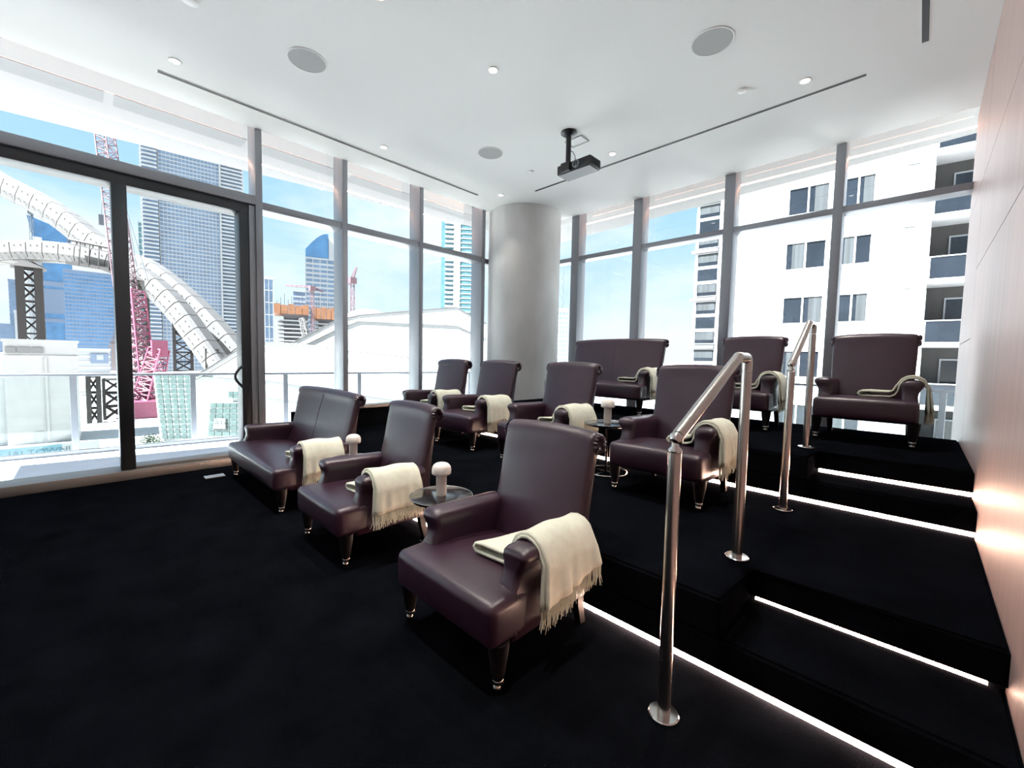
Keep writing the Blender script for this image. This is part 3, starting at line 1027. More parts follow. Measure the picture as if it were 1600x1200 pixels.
def rx(y): return -7.70 + 0.10 * y           # outer rail line, left side
def ry(x): return 7.75 - 0.07 * x            # outer rail line, back side
BZ = -0.14
yc = 8.35
xc = rx(yc)
bm = bmesh.new()
prism(bm, [(XL_GL - 0.03, -3.2, BZ), (XL_GL - 0.03, YB_GL + 0.03, BZ), (1.6, YB_GL + 0.03, BZ), (1.6, ry(1.6) + 0.12, BZ), (xc - 0.12, yc + 0.05, BZ), (rx(-3.2) - 0.12, -3.2, BZ)], (0, 0, -0.3))
tag(obj('balcony_floor', bm, 'balcony_tile'), 'pale tiled balcony floor wrapping round the glass corner', kind='structure')
SZ = 3.80
def sx(y): return -7.28 + 0.135 * y
def sy(x): return 7.02 - 0.085 * x
xs_ = sx(7.6)
bm = bmesh.new()
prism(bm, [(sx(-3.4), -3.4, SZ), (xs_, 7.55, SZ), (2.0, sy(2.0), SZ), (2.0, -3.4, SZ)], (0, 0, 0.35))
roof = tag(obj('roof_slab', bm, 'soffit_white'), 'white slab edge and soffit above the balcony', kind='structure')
# grey soffit panels, and glowing lines imitating the indoor cove reflected in glass
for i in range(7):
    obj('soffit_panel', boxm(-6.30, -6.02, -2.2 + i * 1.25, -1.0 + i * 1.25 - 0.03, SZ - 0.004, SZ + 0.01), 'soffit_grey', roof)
tag(obj('cove_glow', boxm(-6.66, -6.62, -2.0, 5.2, SZ - 0.006, SZ + 0.004), 'led_cove'), 'thin orange line added to the soffit for the cove light reflected in the left windows', 'light strip', 'orange soffit lines standing in for reflected cove light')
tag(obj('cove_glow', boxm(-4.9, 0.9, 6.78, 6.82, SZ - 0.006, SZ + 0.004), 'led_cove'), 'thin orange line added to the soffit for the cove light reflected in the back windows', 'light strip', 'orange soffit lines standing in for reflected cove light')

# balcony railings
def railing(p0, p1, n, label, skip=0):
    p0, p1 = Vector(p0), Vector(p1)
    t = empty('balcony_railing', (p0.x, p0.y, BZ), math.atan2(p1.y - p0.y, p1.x - p0.x))
    tag(t, label, 'railing')
    L = (p1 - p0).length
    obj('top_rail', bevbox(0, L, -0.03, 0.03, 1.005, 1.04, 0.005), 'rail_metal', t)
    obj('bottom_rail', bevbox(0, L, -0.022, 0.022, 0.0, 0.055, 0.005), 'rail_metal', t)
    for i in range(n + 1):
        x = min(L - 0.04, max(0.0, L * i / n - 0.03))
        obj('post', bevbox(x, x + 0.065, -0.025, 0.025, 0.056, 1.004, 0.004), 'rail_metal', t)
        if i < n:
            obj('glass_panel', boxm(x + 0.068, min(L - 0.05, L * (i + 1) / n - 0.033), -0.005, 0.005, 0.057, 1.003), 'rail_glass', t)
    return t
railing((rx(-2.5), -2.52, 0), (xc, yc, 0), 9, 'grey metal balcony railing with glass panels outside the left windows')
railing((xc + 0.08, yc - 0.02, 0), (1.4, ry(1.4), 0), 7, 'grey metal balcony railing with glass panels outside the back windows')

# ------------------------------------------------------------------ ground
bm = bmesh.new()
box(bm, -3000, 3000, -400, 4000, G - 1, G)
tag(obj('ground', bm, 'street'), 'pale street level far below the windows', kind='structure')

# ------------------------------------------------------------------ near white apartment block (right)
t = empty('white_apartment_block', (-5.455, 27.167, 0), math.atan2(0.11124524, 0.99379298))
tag(t, 'bright white apartment block with paired windows behind the back glass', 'building')
UW0, UW1 = -4.95, 5.50
bm = boxm(UW0, UW1, 0.12, 12, G, 19)
obj('wall', bm, 'bldg_white', t)
def win(u0, u1, z0, z1, panes, curtain=True):
    w = obj('window', bmf(u0, u1, z0, z1), 'bldg_white', t)
    m_ = (u1 - u0 - 0.06) / panes
    for k in range(panes):
        a = u0 + 0.04 + k * (u1 - u0 - 0.06) / panes
        obj('pane', boxm(a, a + m_ - 0.05, 0.065, 0.085, z0 + 0.05, z1 - 0.05), 'city_glass_dark', w)
        if curtain and (k + int(z0)) % 2 == 0:
            obj('curtain', boxm(a + 0.3 * m_, a + m_ - 0.06, 0.050, 0.064, z0 + 0.06, z1 - 0.06), 'curtain', w)
    obj('window_ledge', boxm(u0 - 0.06, u1 + 0.06, -0.04, 0.12, z0 - 0.07, z0), 'bldg_white', w)
def bmf(u0, u1, z0, z1):
    bm = bmesh.new()
    f = 0.05
    box(bm, u0, u1, 0.0, 0.13, z0, z0 + f); box(bm, u0, u1, 0.0, 0.13, z1 - f, z1)
    box(bm, u0, u0 + f, 0.0, 0.13, z0 + f, z1 - f); box(bm, u1 - f, u1, 0.0, 0.13, z0 + f, z1 - f)
    box(bm, (u0 + u1) / 2 - 0.04, (u0 + u1) / 2 + 0.04, 0.0, 0.13, z0 + f, z1 - f)
    box(bm, u0 + f, u1 - f, 0.09, 0.13, z0 + f, z1 - f)
    return bm
for k in range(-2, 4):
    zt = 4.87 + 2.92 * k
    win(-0.20, 1.60, zt - 1.47, zt, 2)
    win(2.10, 3.42, zt - 1.47, zt, 2)
    if k > -2:
        v = obj('wall_vent', boxm(4.55, 4.95, 0.06, 0.14, zt + 0.05, zt + 0.30), 'ledge_grey', t)
        bm = bmesh.new()
        for q in range(4):
            box(bm, 4.56, 4.94, 0.04, 0.07, zt + 0.07 + q * 0.06, zt + 0.10 + q * 0.06)
        obj('louvre', bm, 'slab_pale', v)
# glazed stair strip on the left edge, three panes between grey ledges
for k in range(-2, 4):
    zb = 2.22 + 2.90 * k
    obj('ledge', boxm(-5.10, -3.62, -0.16, 0.2, zb - 0.16, zb + 0.02), 'ledge_grey', t)
    for q in range(3):
        z0 = zb + 0.12 + q * 0.90
        w = obj('strip_window', boxm(-4.78, -3.58, 0.02, 0.14, z0, z0 + 0.80), 'bldg_white', t)
        obj('pane', boxm(-4.74, -3.62, 0.0, 0.02, z0 + 0.04, z0 + 0.74), 'city_glass_dark', w)
        if q != 1:
            obj('curtain', boxm(-4.70, -3.66, -0.012, -0.001, z0 + 0.24, z0 + 0.70), 'curtain', w)
# recessed balconies to the right
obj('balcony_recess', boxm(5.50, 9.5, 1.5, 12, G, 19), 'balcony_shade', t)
obj('side_wall', boxm(9.5, 12, -0.1, 12, G, 19), 'bldg_white', t)
for k in range(-3, 5):
    zf = 2.35 + 2.95 * k
    obj('balcony_slab', boxm(5.44, 9.5, -0.12, 1.5, zf - 0.22, zf), 'bldg_white', t)
    p = obj('balcony_glass', boxm(5.55, 9.5, -0.06, -0.03, zf + 0.02, zf + 0.98), 'city_glass_dark', t)
    obj('rail_cap', boxm(5.50, 9.5, -0.09, 0.0, zf + 0.98, zf + 1.03), 'bldg_white', p)
    obj('rail_post', boxm(5.48, 5.54, -0.09, 0.0, zf, zf + 1.0), 'bldg_white', p)
    dd = obj('balcony_door', boxm(6.3, 8.4, 1.42, 1.52, zf + 0.02, zf + 2.2), 'slab_pale', t)
    obj('pane', boxm(6.36, 8.34, 1.40, 1.43, zf + 0.06, zf + 2.12), 'city_glass_dark', dd)

# ------------------------------------------------------------------ generic towers
def place(px0, px1, dep):
    """base frame of a facade that spans two directions at a given distance"""
    c = at((px0 + px1) / 2, 560, dep)
    rg = math.hypot(c.x, c.y)
    a, b = at(px0, 560, dep), at(px1, 560, dep)
    for q in (a, b):
        k = rg / math.hypot(q.x, q.y)
        q.x *= k; q.y *= k
    w = math.hypot(b.x - a.x, b.y - a.y)
    return a, math.atan2(b.y - a.y, b.x - a.x), w
def ztop(px, py, dep): return at(px, py, dep).z

def tower(name, px0, px1, pyt, dep, thick, label, body='city_glass_pale', band='slab_pale', floors=None, fh=3.3, bt=0.9, fins=0, finw=0.6, proud=0.25, cap=True, topn=None, base=G):
    a, rz, w = place(px0, px1, dep)
    t = empty(name, (a.x, a.y, base), rz)
    tag(t, label, 'building')
    H = ztop((px0 + px1) / 2, pyt, dep) - base
    obj('glass_body', boxm(0, w, 0, thick, 0, H), body, t)
    if band:
        bm = bmesh.new()
        n = int(H / fh)
        z_lo = 0
        for i in range(n + 1):
            z = i * fh
            if z + bt > H: break
            box(bm, -proud, w + proud, -proud, thick + proud, z, z + bt)
        tag(obj('floor_bands', bm, band, t), kind='stuff')
    if fins:
        bm = bmesh.new()
        for i in range(fins + 1):
            x = w * i / fins
            box(bm, x - finw / 2, x + finw / 2, -proud * 1.4, thick + proud * 1.4, 0, H)
        tag(obj('facade_fins', bm, band, t), kind='stuff')
    if cap:
        obj('roof_cap', boxm(-0.5, w + 0.5, -0.5, thick + 0.5, H, H + 1.6), band or body, t)
    return t, w, H

# tall condominium behind the arch
t, w, H = tower('condominium_tower', 256, 348, 120, 340, 34, 'tall condominium tower with gridded blue glass behind the white arch', 'city_glass_pale', 'slab_pale', fh=3.0, bt=0.75, fins=16, finw=0.35)
obj('balcony_wing', boxm(-9.5, -0.6, -2, 26, 0, H - 14), 'city_glass_pale', t)
bm = bmesh.new()
for i in range(int((H - 14) / 3.0)):
    box(bm, -10.6, -0.4, -3.4, 27, i * 3.0, i * 3.0 + 1.15)
tag(obj('wing_slabs', bm, 'slab_pale', t), kind='stuff')
obj('side_wing', boxm(w + 0.6, w + 16, 1, 30, 0, H - 6), 'city_glass_pale', t)
bm = bmesh.new()
for i in range(int((H - 6) / 3.0)):
    box(bm, w + 0.4, w + 17, -1.2, 31, i * 3.0, i * 3.0 + 1.25)
tag(obj('wing_slabs', bm, 'slab_pale', t), kind='stuff')
obj('corner_fin', boxm(w + 0.2, w + 1.2, -1.6, 31, 0, H), 'slab_pale', t)
# slim teal tower left of the condominium
tower('teal_tower', 223, 241, 353, 520, 20, 'slim pale teal glass tower left of the tall condominium', 'city_glass_teal', 'slab_pale', fh=7.0, bt=1.2)
# narrow glass tower right of the door jamb
tower('glass_tower', 415, 428, 438, 330, 16, 'narrow blue glass tower just right of the sliding door', 'city_glass_pale', 'slab_pale', fh=9.5, bt=0.8, fins=2, finw=0.5)
# blue tower under construction with a slanted crown
t, w, H = tower('blue_tower', 74, 119, 378, 560, 34, 'blue glass tower with slanted crown far left', 'city_glass_blue', None, cap=False)
bm = bmesh.new()
prism(bm, [(-8, -1, H), (w + 1, -1, H), (w + 2, -1, H + 11), (-12, -1, H + 26)], (0, 34, 0))
obj('crown', bm, 'city_glass_blue', t)
for k, (za, zb) in enumerate(((0.62, 0.66), (0.33, 0.36))):
    obj('mechanical_band', boxm(-0.6, w + 0.6, -0.6, 35, H * za, H * zb), 'slab_blue', t)
obj('pale_glazing', boxm(-0.3, w + 0.3, -0.4, 0.1, H * 0.40, H * 0.60), 'slab_blue', t)
obj('concrete_core', boxm(-14, -0.5, 2, 26, 0, H * 0.93), 'slab_pale', t)
# striped office block
tower('striped_block', 105, 181, 428, 470, 30, 'broad blue block with fine horizontal stripes beneath the lower arch', 'city_glass_blue', 'slab_blue', fh=4.2, bt=1.5, fins=14, finw=0.5)
# far left fillers
tower('pale_blue_tower', 19, 44, 440, 620, 26, 'pale blue tower left of the dark lattice tower', 'city_glass_pale', 'slab_blue', fh=6.0, bt=2.2)
tower('low_blue_block', -20, 20, 507, 560, 26, 'low blue office block at the left edge', 'city_glass_pale', 'slab_blue', fh=5.0, bt=1.8, fins=5)
tower('white_slab_block', 26, 36, 487, 500, 20, 'slim white block beside the dark lattice tower', 'slab_pale', 'slab_pale', fh=5.0, bt=0.6)
# podium with billboard under the striped block
t, w, H = tower('podium_block', 118, 172, 548, 300, 20, 'low pale podium building with a billboard screen', 'slab_pale', 'bldg_white', fh=4.0, bt=1.4)
bb = obj('billboard', boxm(w * 0.42, w * 0.95, -0.9, -0.2, H - 9.0, H - 2.0), 'slab_blue', t)
obj('billboard_image', boxm(w * 0.60, w * 0.80, -1.1, -0.9, H - 6.5, H - 3.0), 'slab_pale', bb)
# stepped historic tower
a, rz, w = place(171, 190, 360)
t = empty('stepped_tower', (a.x, a.y, G), rz)
tag(t, 'pink stepped historic tower beside the door stile', 'building')
Hs = ztop(180, 516, 360) - G
for k, (f0, f1, zz) in enumerate(((0.0, 1.0, 0.68), (0.12, 0.88, 0.80), (0.26, 0.74, 0.90), (0.40, 0.60, 1.0))):
    s_ = obj('tier', boxm(w * f0, w * f1, w * f0, w * f1, (0, 0.68, 0.80, 0.90)[k] * Hs, zz * Hs), 'pink_stone', t)
    bm = bmesh.new()
    nz = 9 if k == 0 else 2
    for i in range(3):
        for j in range(nz):
            zlo = (0, 0.68, 0.80, 0.90)[k] * Hs; zhi = zz * Hs
            x = w * (f0 + (f1 - f0) * (i + 0.5) / 3); z = zlo + (zhi - zlo) * (j + 0.5) / nz
            box(bm, x - 0.5, x + 0.5, w * f0 - 0.1, w * f0 + 0.2, z - 0.9, z + 0.9)
    tag(obj('windows', bm, 'slab_blue', s_), kind='stuff')

# tower with the curved blue crown
t, w, H = tower('curved_top_tower', 479, 523, 408, 420, 30, 'white and glass tower with a curved blue crown', 'city_glass_pale', 'slab_pale', fh=4.6, bt=2.0, fins=4, finw=0.8)
bm = bmesh.new()
prism(bm, [(0, 0, H)] + [(w * 0.80 * i / 8, 0, H + 9 + 17 * math.sin(math.pi / 2 * i / 8) ** 1.0) for i in range(9)] + [(w * 0.80, 0, H)], (0, 26, 0))
obj('crown', bm, 'city_glass_blue', t)
obj('crown_fin', boxm(w * 0.81, w, -1, 27, H, H + 22), 'slab_pale', t)
# blue and white tower seen left of the column
t, w, H = tower('blue_white_tower', 688, 737, 345, 400, 32, 'tall white and cyan tower left of the column', 'city_glass_teal', None, cap=False)
bm = bmesh.new()
for i in range(int(H / 4.3)):
    box(bm, 3.4, 11.5, -1.6, 2, i * 4.3, i * 4.3 + 1.9)
tag(obj('balcony_slabs', bm, 'slab_pale', t), kind='stuff')
obj('white_pier', boxm(11.5, 17.5, -1.0, 30, 0, H + 3), 'bldg_white', t)
bm = bmesh.new()
for i in range(int(H / 4.3)):
    box(bm, 17.6, w + 0.4, -0.5, 33, i * 4.3, i * 4.3 + 0.9)
tag(obj('floor_bands', bm, 'slab_pale', t), kind='stuff')
# tower right of the column with a mast
t, w, H = tower('masted_tower', 868, 886, 485, 420, 18, 'grey tower with a mast right of the column', 'city_glass_pale', 'slab_pale', fh=4.6, bt=1.6, fins=4)
bm = bmesh.new()
for q in range(8):
    bar(bm, (w * 0.5, 6, H + q * 5.0), (w * 0.5 + (0.8 if q % 2 else -0.8), 6, H + q * 5.0 + 5.0), 0.5)
obj('mast', bm, 'crane_grey', t)

# buildings under construction with orange safety screens
def site(name, px0, px1, pyt, pyo, dep, label):
    a, rz, w = place(px0, px1, dep)
    t = empty(name, (a.x, a.y, G), rz)
    tag(t, label, 'building site')
    H = ztop(px0, pyt, dep) - G
    Ho = ztop(px0, pyo, dep) - G
    obj('concrete_core', boxm(w * 0.25, w, 0.6, 20, 0, Ho), 'concrete_raw', t)
    bm = bmesh.new()
    n = int(Ho / 2.2)
    for i in range(n):
        box(bm, 0, w, -1, 20, i * 2.2, i * 2.2 + 0.7)
    tag(obj('floor_slabs', bm, 'slab_pale', t), kind='stuff')
    for i in range(5):
        x0 = -0.6 + (w + 1.2) * i / 5
        obj('safety_screen', boxm(x0, x0 + (w + 1.2) / 5 - 0.25, -1.8, 20, Ho, H - (0.6 if i % 2 else 0)), 'safety_orange', t)
    bm = bmesh.new()
    for i in range(9):
        x = w * (i + 0.5) / 9
        box(bm, x - 0.12, x + 0.12, 3, 3.3, H, H + 2 + (i * 7 % 5))
    tag(obj('starter_columns', bm, 'concrete_raw', t), kind='stuff')
site('construction_site', 431, 482, 476, 491, 230, 'unfinished concrete building with orange screens on the left')
site('construction_site', 489, 524, 481, 499, 250, 'unfinished concrete building with orange screens on the right')
tower('grey_background_block', 459, 478, 457, 430, 16, 'grey block peeking over the orange building site', 'slab_blue', 'slab_pale', fh=5, bt=1.4)

# ------------------------------------------------------------------ lattice helpers, cranes
def lattice(bm, p0, p1, w0, w1, bays, r, side=None):
    """square truss from p0 to p1"""
    p0, p1 = Vector(p0), Vector(p1)
    ax = (p1 - p0).normalized()
    s = ax.cross(Vector((0.7, -0.7, 0.1))).normalized() if side is None else Vector(side)
    u = ax.cross(s).normalized()
    C = []
    for i in range(bays + 1):
        f = i / bays
        c = p0.lerp(p1, f); w = (w0 + (w1 - w0) * f) / 2
        C.append([c + s * w * a + u * w * b for a, b in ((-1, -1), (1, -1), (1, 1), (-1, 1))])
    for k in range(4):
        bar(bm, C[0][k], C[-1][k], r)
    for i in range(bays):
        for k in range(4):
            k2 = (k + 1) % 4
            if i % 2: bar(bm, C[i][k], C[i + 1][k2], r * 0.6)
            else: bar(bm, C[i][k2], C[i + 1][k], r * 0.6)
            bar(bm, C[i + 1][k], C[i + 1][k2], r * 0.6)

def crane_tower(px, py_top, dep, wpx, label, m, jib=None, bays=14):
    base = at(px, 600, dep)
    base.z = G
    top = Vector((base.x, base.y, ztop(px, py_top, dep)))
    t = empty('tower_crane', base)
    tag(t, label, 'crane')
    w = wpx * dep / FPX
    bm = bmesh.new()
    lattice(bm, (0, 0, 0), top - base, w, w, bays, w * 0.13)
    obj('mast', bm, m, t)
    bm = bmesh.new(); box(bm, -w, w, -w, w, (top - base).z - w, (top - base).z + w * 0.8)
    obj('cab', bm, m, t)
    if jib:
        for nm, (jx, jy) in zip(('jib', 'counter_jib'), jib):
            e = at(jx, jy, dep)
            bm = bmesh.new()
            lattice(bm, top - base + Vector((0, 0, w * 0.5)), e - base, w * 0.8, w * 0.4, 12, w * 0.10)
            obj(nm, bm, m, t)
    return t
crane_tower(61, 336, 540, 3.2, 'pale tower crane with raised jib over the blue tower', 'crane_grey', [(72, 328), (50, 338)], 20)
crane_tower(489, 452, 235, 4.0, 'pale red tower crane above the orange building site', 'crane_pale', [(446, 446), (505, 456)], 22)
crane_tower(551, 440, 260, 5.0, 'dull red tower crane beside the second mullion', 'crane_pale', [(557, 418), (545, 444)], 18)
# near white crane boom in front of the building site
a0, a1 = at(476, 545, 110), at(468, 500, 110)
t = empty('crane_boom', (a0.x, a0.y, G)); tag(t, 'cream lattice crane boom in front of the orange building site', 'crane')
bm = bmesh.new(); lattice(bm, at(486, 560, 110) - t.location, at(472, 498, 110) - t.location, 1.7, 1.0, 8, 0.22)
obj('boom', bm, 'arch_paint', t)
bm = bmesh.new(); b_ = at(486, 560, 110) - t.location
box(bm, b_.x - 1.5, b_.x + 1.5, b_.y - 1.5, b_.y + 1.5, 0, b_.z)
obj('mast', bm, 'crane_pale', t)

# big red crawler crane beside the door stile: long boom leaning up-left plus mast and car body
bp = at(222, 672, 112); bp.z = G
t = empty('crawler_crane', bp)
tag(t, 'tall pink red lattice crawler crane beside the door stile', 'crane')
bm = bmesh.new(); lattice(bm, Vector((0, 0, 4)), at(163, 205, 112) - bp, 3.6, 2.8, 44, 0.26)
obj('boom', bm, 'crane_pale', t)
bm = bmesh.new(); lattice(bm, Vector((0, 0, 3)), at(203, 455, 112) - bp, 5.0, 4.2, 16, 0.32)
obj('lower_boom', bm, 'crane_red', t)
bm = bmesh.new(); q0 = at(226, 676, 110) - bp; q1 = at(249, 545, 110) - bp
lattice(bm, Vector((q0.x, q0.y, 2)), q1, 4.2, 3.0, 12, 0.30)
obj('back_mast', bm, 'crane_red', t)
hq = q1
bm = boxm(hq.x - 1.6, hq.x + 1.6, hq.y - 1.6, hq.y + 1.6, hq.z - 2.0, hq.z + 2.2)
obj('mast_head', bm, 'crane_red', t)
obj('car_body', bevbox(-7, 7, -4, 4, 0.0, 4.5, 0.3), 'crane_red', t)
bm = bmesh.new()
for (x0_, y0_), (x1_, y1_) in (((163, 205), (158, 340)), ((195, 320), (232, 440)), ((195, 310), (216, 432))):
    bar(bm, at(x0_, y0_, 111) - bp, at(x1_, y1_, 111) - bp, 0.14)
obj('cables', bm, 'crane_grey', t)
hk = at(158, 343, 111) - bp
obj('hook_block', boxm(hk.x - 0.5, hk.x + 0.5, hk.y - 0.5, hk.y + 0.5, hk.z - 1.5, hk.z + 1.2), 'crane_grey', t)

# ------------------------------------------------------------------ white arches of box segments
def arch(pts, hpx, dep, dep2, label, n):
    """ribbon of box segments following a curve; hpx = rib height seen"""
    P = []
    # catmull-rom resample
    q = [pts[0]] + pts + [pts[-1]]
    for i in range(1, len(q) - 2):
        for k in range(10):
            u = k / 10
            p = [0.5 * ((2 * q[i][a]) + (-q[i-1][a] + q[i+1][a]) * u + (2*q[i-1][a] - 5*q[i][a] + 4*q[i+1][a] - q[i+2][a]) * u*u + (-q[i-1][a] + 3*q[i][a] - 3*q[i+1][a] + q[i+2][a]) * u**3) for a in (0, 1)]
            P.append(p)
    P.append(pts[-1])
    m = len(P)
    W3 = [at(p[0], p[1], dep + (dep2 - dep) * i / (m - 1)) for i, p in enumerate(P)]
    base = Vector((W3[-1].x, W3[-1].y, G))
    t = empty('arch_rib', base)
    tag(t, label, 'arch')
    # arc length param
    S = [0]
    for a, b in zip(W3, W3[1:]): S.append(S[-1] + (b - a).length)
    def pos(s):
        s = min(max(s, 0), S[-1] - 1e-6)
        for i in range(len(S) - 1):
            if S[i + 1] >= s:
                f = (s - S[i]) / (S[i + 1] - S[i])
                return W3[i].lerp(W3[i + 1], f), (W3[i + 1] - W3[i]).normalized()
    view = (ROT @ Vector((0, 0, -1))).normalized()
    hh = hpx * dep / FPX / 2
    L = S[-1] / n
    def frame(s):
        c, tg = pos(s)
        dpt = Vector((view.x, view.y, 0)).normalized()
        up = dpt.cross(tg)
        if up.z < 0: up = -up
        up.normalize()
        return c, up, dpt
    for i in range(n):
        bm = bmesh.new()
        rings = []
        for s in (i * L + 0.16, i * L + L / 2, (i + 1) * L - 0.16):
            c, up, dpt = frame(s)
            rings.append([c - base + up * hh * a + dpt * hh * 0.9 * b for a, b in ((-1, -0.75), (-0.2, -1), (0.75, -1), (1, -0.7), (1, 0.8), (-1, 0.8))])
        loft(bm, rings)
        sg = obj('segment', bm, 'arch_paint', t)
        bm = bmesh.new()
        for fs in (0.3, 0.7):
            for fu in (0.45, -0.35):
                c, up, dpt = frame(i * L + L * fs)
                cc = c - base + up * hh * fu - dpt * hh * 0.92
                box(bm, cc.x - 0.14, cc.x + 0.14, cc.y - 0.14, cc.y + 0.14, cc.z - 0.14, cc.z + 0.14)
        tag(obj('bolt_plate', bm, 'arch_joint', sg), kind='stuff')
    bm = bmesh.new()
    rings = []
    for i in range(4 * n + 1):
        c, up, dpt = frame(i * L / 4)
        rings.append([c - base + up * hh * 0.9 * a + dpt * hh * 0.8 * b for a, b in ((-1, -0.9), (1, -0.9), (1, 0.9), (-1, 0.9))])
    loft(bm, rings)
    obj('core', bm, 'arch_joint', t)
    return t
arch([(-90, 236), (-45, 260), (0, 287), (50, 312), (100, 343), (150, 382), (190, 405), (230, 422), (265, 447), (300, 478), (340, 520), (378, 566), (400, 596)], 31, 172, 165, 'upper white arch rib of box segments sweeping down across the left windows', 24)
arch([(-90, 416), (-45, 403), (0, 396), (45, 393), (90, 395), (130, 400), (170, 409), (205, 424), (240, 448), (275, 482), (310, 528), (345, 578), (360, 600)], 30, 150, 152, 'lower white arch rib of box segments resting on dark lattice towers', 22)
# work platform clinging to the lower rib
c0 = at(140, 408, 146)
t = empty('work_platform', (c0.x, c0.y, c0.z))
tag(t, 'dark work platform wrapped round the lower arch rib', 'platform')
e0, e1 = at(102, 402, 145) - c0, at(170, 411, 145) - c0
dv = (e1 - e0)
bm = bmesh.new()
prism(bm, [e0 + Vector((0, 0, -1.2)), e1 + Vector((0, 0, -1.6)), e1 + Vector((0, 0, -2.6)), e0 + Vector((0, 0, -2.2))], (-2.4, 2.4, 0))
obj('deck', bm, 'tower_steel', t)
bm = bmesh.new()
f0, f1 = at(107, 374, 145) - c0, at(170, 387, 145) - c0
bar(bm, f0, f1, 0.6); bar(bm, f0 + Vector((0, 0, -1.4)), f1 + Vector((0, 0, -1.4)), 0.35)
for i in range(6):
    c = f0.lerp(f1, i / 5)
    bar(bm, c, c + Vector((0, 0, -1.5)), 0.3)
obj('top_gantry', bm, 'tower_steel', t)
bm = bmesh.new()
for i in range(4):
    c = e0.lerp(e1, 0.30 + 0.23 * i)
    bar(bm, c + Vector((0, 0, -2)), f0.lerp(f1, 0.3 + 0.23 * i), 0.22)
obj('hangers', bm, 'tower_steel', t)

# dark lattice shoring towers
def shoring(px0, px1, pyt, dep, label, levels=7, head=True, m='tower_steel', leg=0.9):
    a, rz, w = place(px0, px1, dep)
    t = empty('shoring_tower', (a.x, a.y, G), rz)
    tag(t, label, 'lattice tower', 'dark steel shoring towers under the arches')
    H = ztop((px0 + px1) / 2, pyt, dep) - G
    for x in (0.0, w):
        for y in (0.0, w):
            obj('leg', boxm(x - leg / 2, x + leg / 2, y - leg / 2, y + leg / 2, 0, H), m, t)
    bm = bmesh.new()
    for k in range(levels):
        z0, z1 = H * k / levels, H * (k + 1) / levels
        for y in (0.0, w):
            bar(bm, (0, y, z0), (w, y, z1), 0.28); bar(bm, (w, y, z0), (0, y, z1), 0.28)
            bar(bm, (0, y, z1 - 0.2), (w, y, z1 - 0.2), 0.34)
        for x in (0.0, w):
            bar(bm, (x, 0, z0), (x, w, z1), 0.28); bar(bm, (x, 0, z1 - 0.2), (x, w, z1 - 0.2), 0.34)
    obj('bracing', bm, m, t)
    if head:
        bm = bmesh.new()
        loft(bm, [[(-leg, -leg, H), (w + leg, -leg, H), (w + leg, w + leg, H), (-leg, w + leg, H)],
                  [(w * 0.25, w * 0.25, H + w * 0.55), (w * 0.75, w * 0.25, H + w * 0.55), (w * 0.75, w * 0.75, H + w * 0.55), (w * 0.25, w * 0.75, H + w * 0.55)]])
        obj('saddle', bm, m, t)
    return t
shoring(37, 66, 420, 150, 'dark lattice shoring tower standing above the pale block', 8, leg=2.1)
shoring(213, 233, 440, 150, 'dark lattice shoring tower beside the red crane', 9, leg=1.2)
shoring(273, 300, 505, 152, 'purple brown lattice shoring tower in front of the condominium', 8, head=False, leg=0.9)
shoring(323, 340, 545, 150, 'short dark lattice shoring tower beside the arch foot', 6, head=False, leg=0.9)
shoring(136, 152, 588, 98, 'thick dark steel trestle behind the balcony rail, left of the door stile', 3, head=False, leg=0.9)
shoring(160, 192, 592, 104, 'open dark steel trestle with diagonal braces beside the door stile', 3, head=False, leg=0.6)

# ------------------------------------------------------------------ pale windowless block
a, rz, w = place(5, 122, 76)
t = empty('pale_block', (a.x, a.y, G), rz)
tag(t, 'pale windowless masonry block at the left edge', 'building')
H = ztop(60, 535, 76) - G
obj('wall', boxm(0, w, 0, 12, 0, H), 'bldg_cream', t)
obj('side_lean_to', boxm(-6, 0, 1.5, 12, 0, H - 2), 'hall_white', t)
for f0, f1 in ((0.03, 0.16), (0.18, 0.34), (0.37, 0.52)):
    obj('parapet_panel', boxm(w * f0, w * f1, -0.25, 0.1, H - 2.0, H - 0.9), 'hall_grout', t)
obj('cornice', boxm(-0.1, w + 0.1, -0.2, 0.1, H - 2.6, H - 2.35), 'bldg_cream', t)
obj('coping', boxm(-0.2, w + 0.2, -0.2, 12.2, H, H + 0.5), 'bldg_cream', t)
obj('pilaster', boxm(w * 0.52, w * 0.56, -0.18, 0.1, 0, H - 2.7), 'bldg_cream', t)
obj('stage_door', boxm(w * 0.36, w * 0.47, -0.12, 0.1, 0, 2.2), 'sign_panel', t)
# site wall with printed banner in front of it
a, rz, w = place(-30, 150, 66)
t = empty('site_hoarding', (a.x, a.y, G), rz)
tag(t, 'low site hoarding with a light blue printed banner below the pale block', 'hoarding')
obj('board', boxm(0, w, 0, 0.3, 0, 1.9), 'sign_panel', t)
bn = obj('banner', boxm(0, w * 0.64, -0.06, 0, 0.1, 1.8), 'banner_blue', t)
def text(body, size, m, parent, loc, rot=(math.pi / 2, 0, 0)):
    cu = bpy.data.curves.new('lettering', 'FONT')
    cu.body = body
    cu.size = size
    cu.extrude = 0.01
    tmp = bpy.data.objects.new('lettering_curve', cu)
    COL.objects.link(tmp)
    dg = bpy.context.evaluated_depsgraph_get()
    me = bpy.data.meshes.new_from_object(tmp.evaluated_get(dg))
    bpy.data.objects.remove(tmp)
    me.materials.clear()
    me.materials.append(MATS[m])
    o = bpy.data.objects.new('lettering', me)
    COL.objects.link(o)
    o.parent = parent
    o.location = loc
    o.rotation_euler = rot
    return o
text('IAI TOWNIX', 1.35, 'banner_ink', bn, (w * 0.17, -0.08, 0.45))

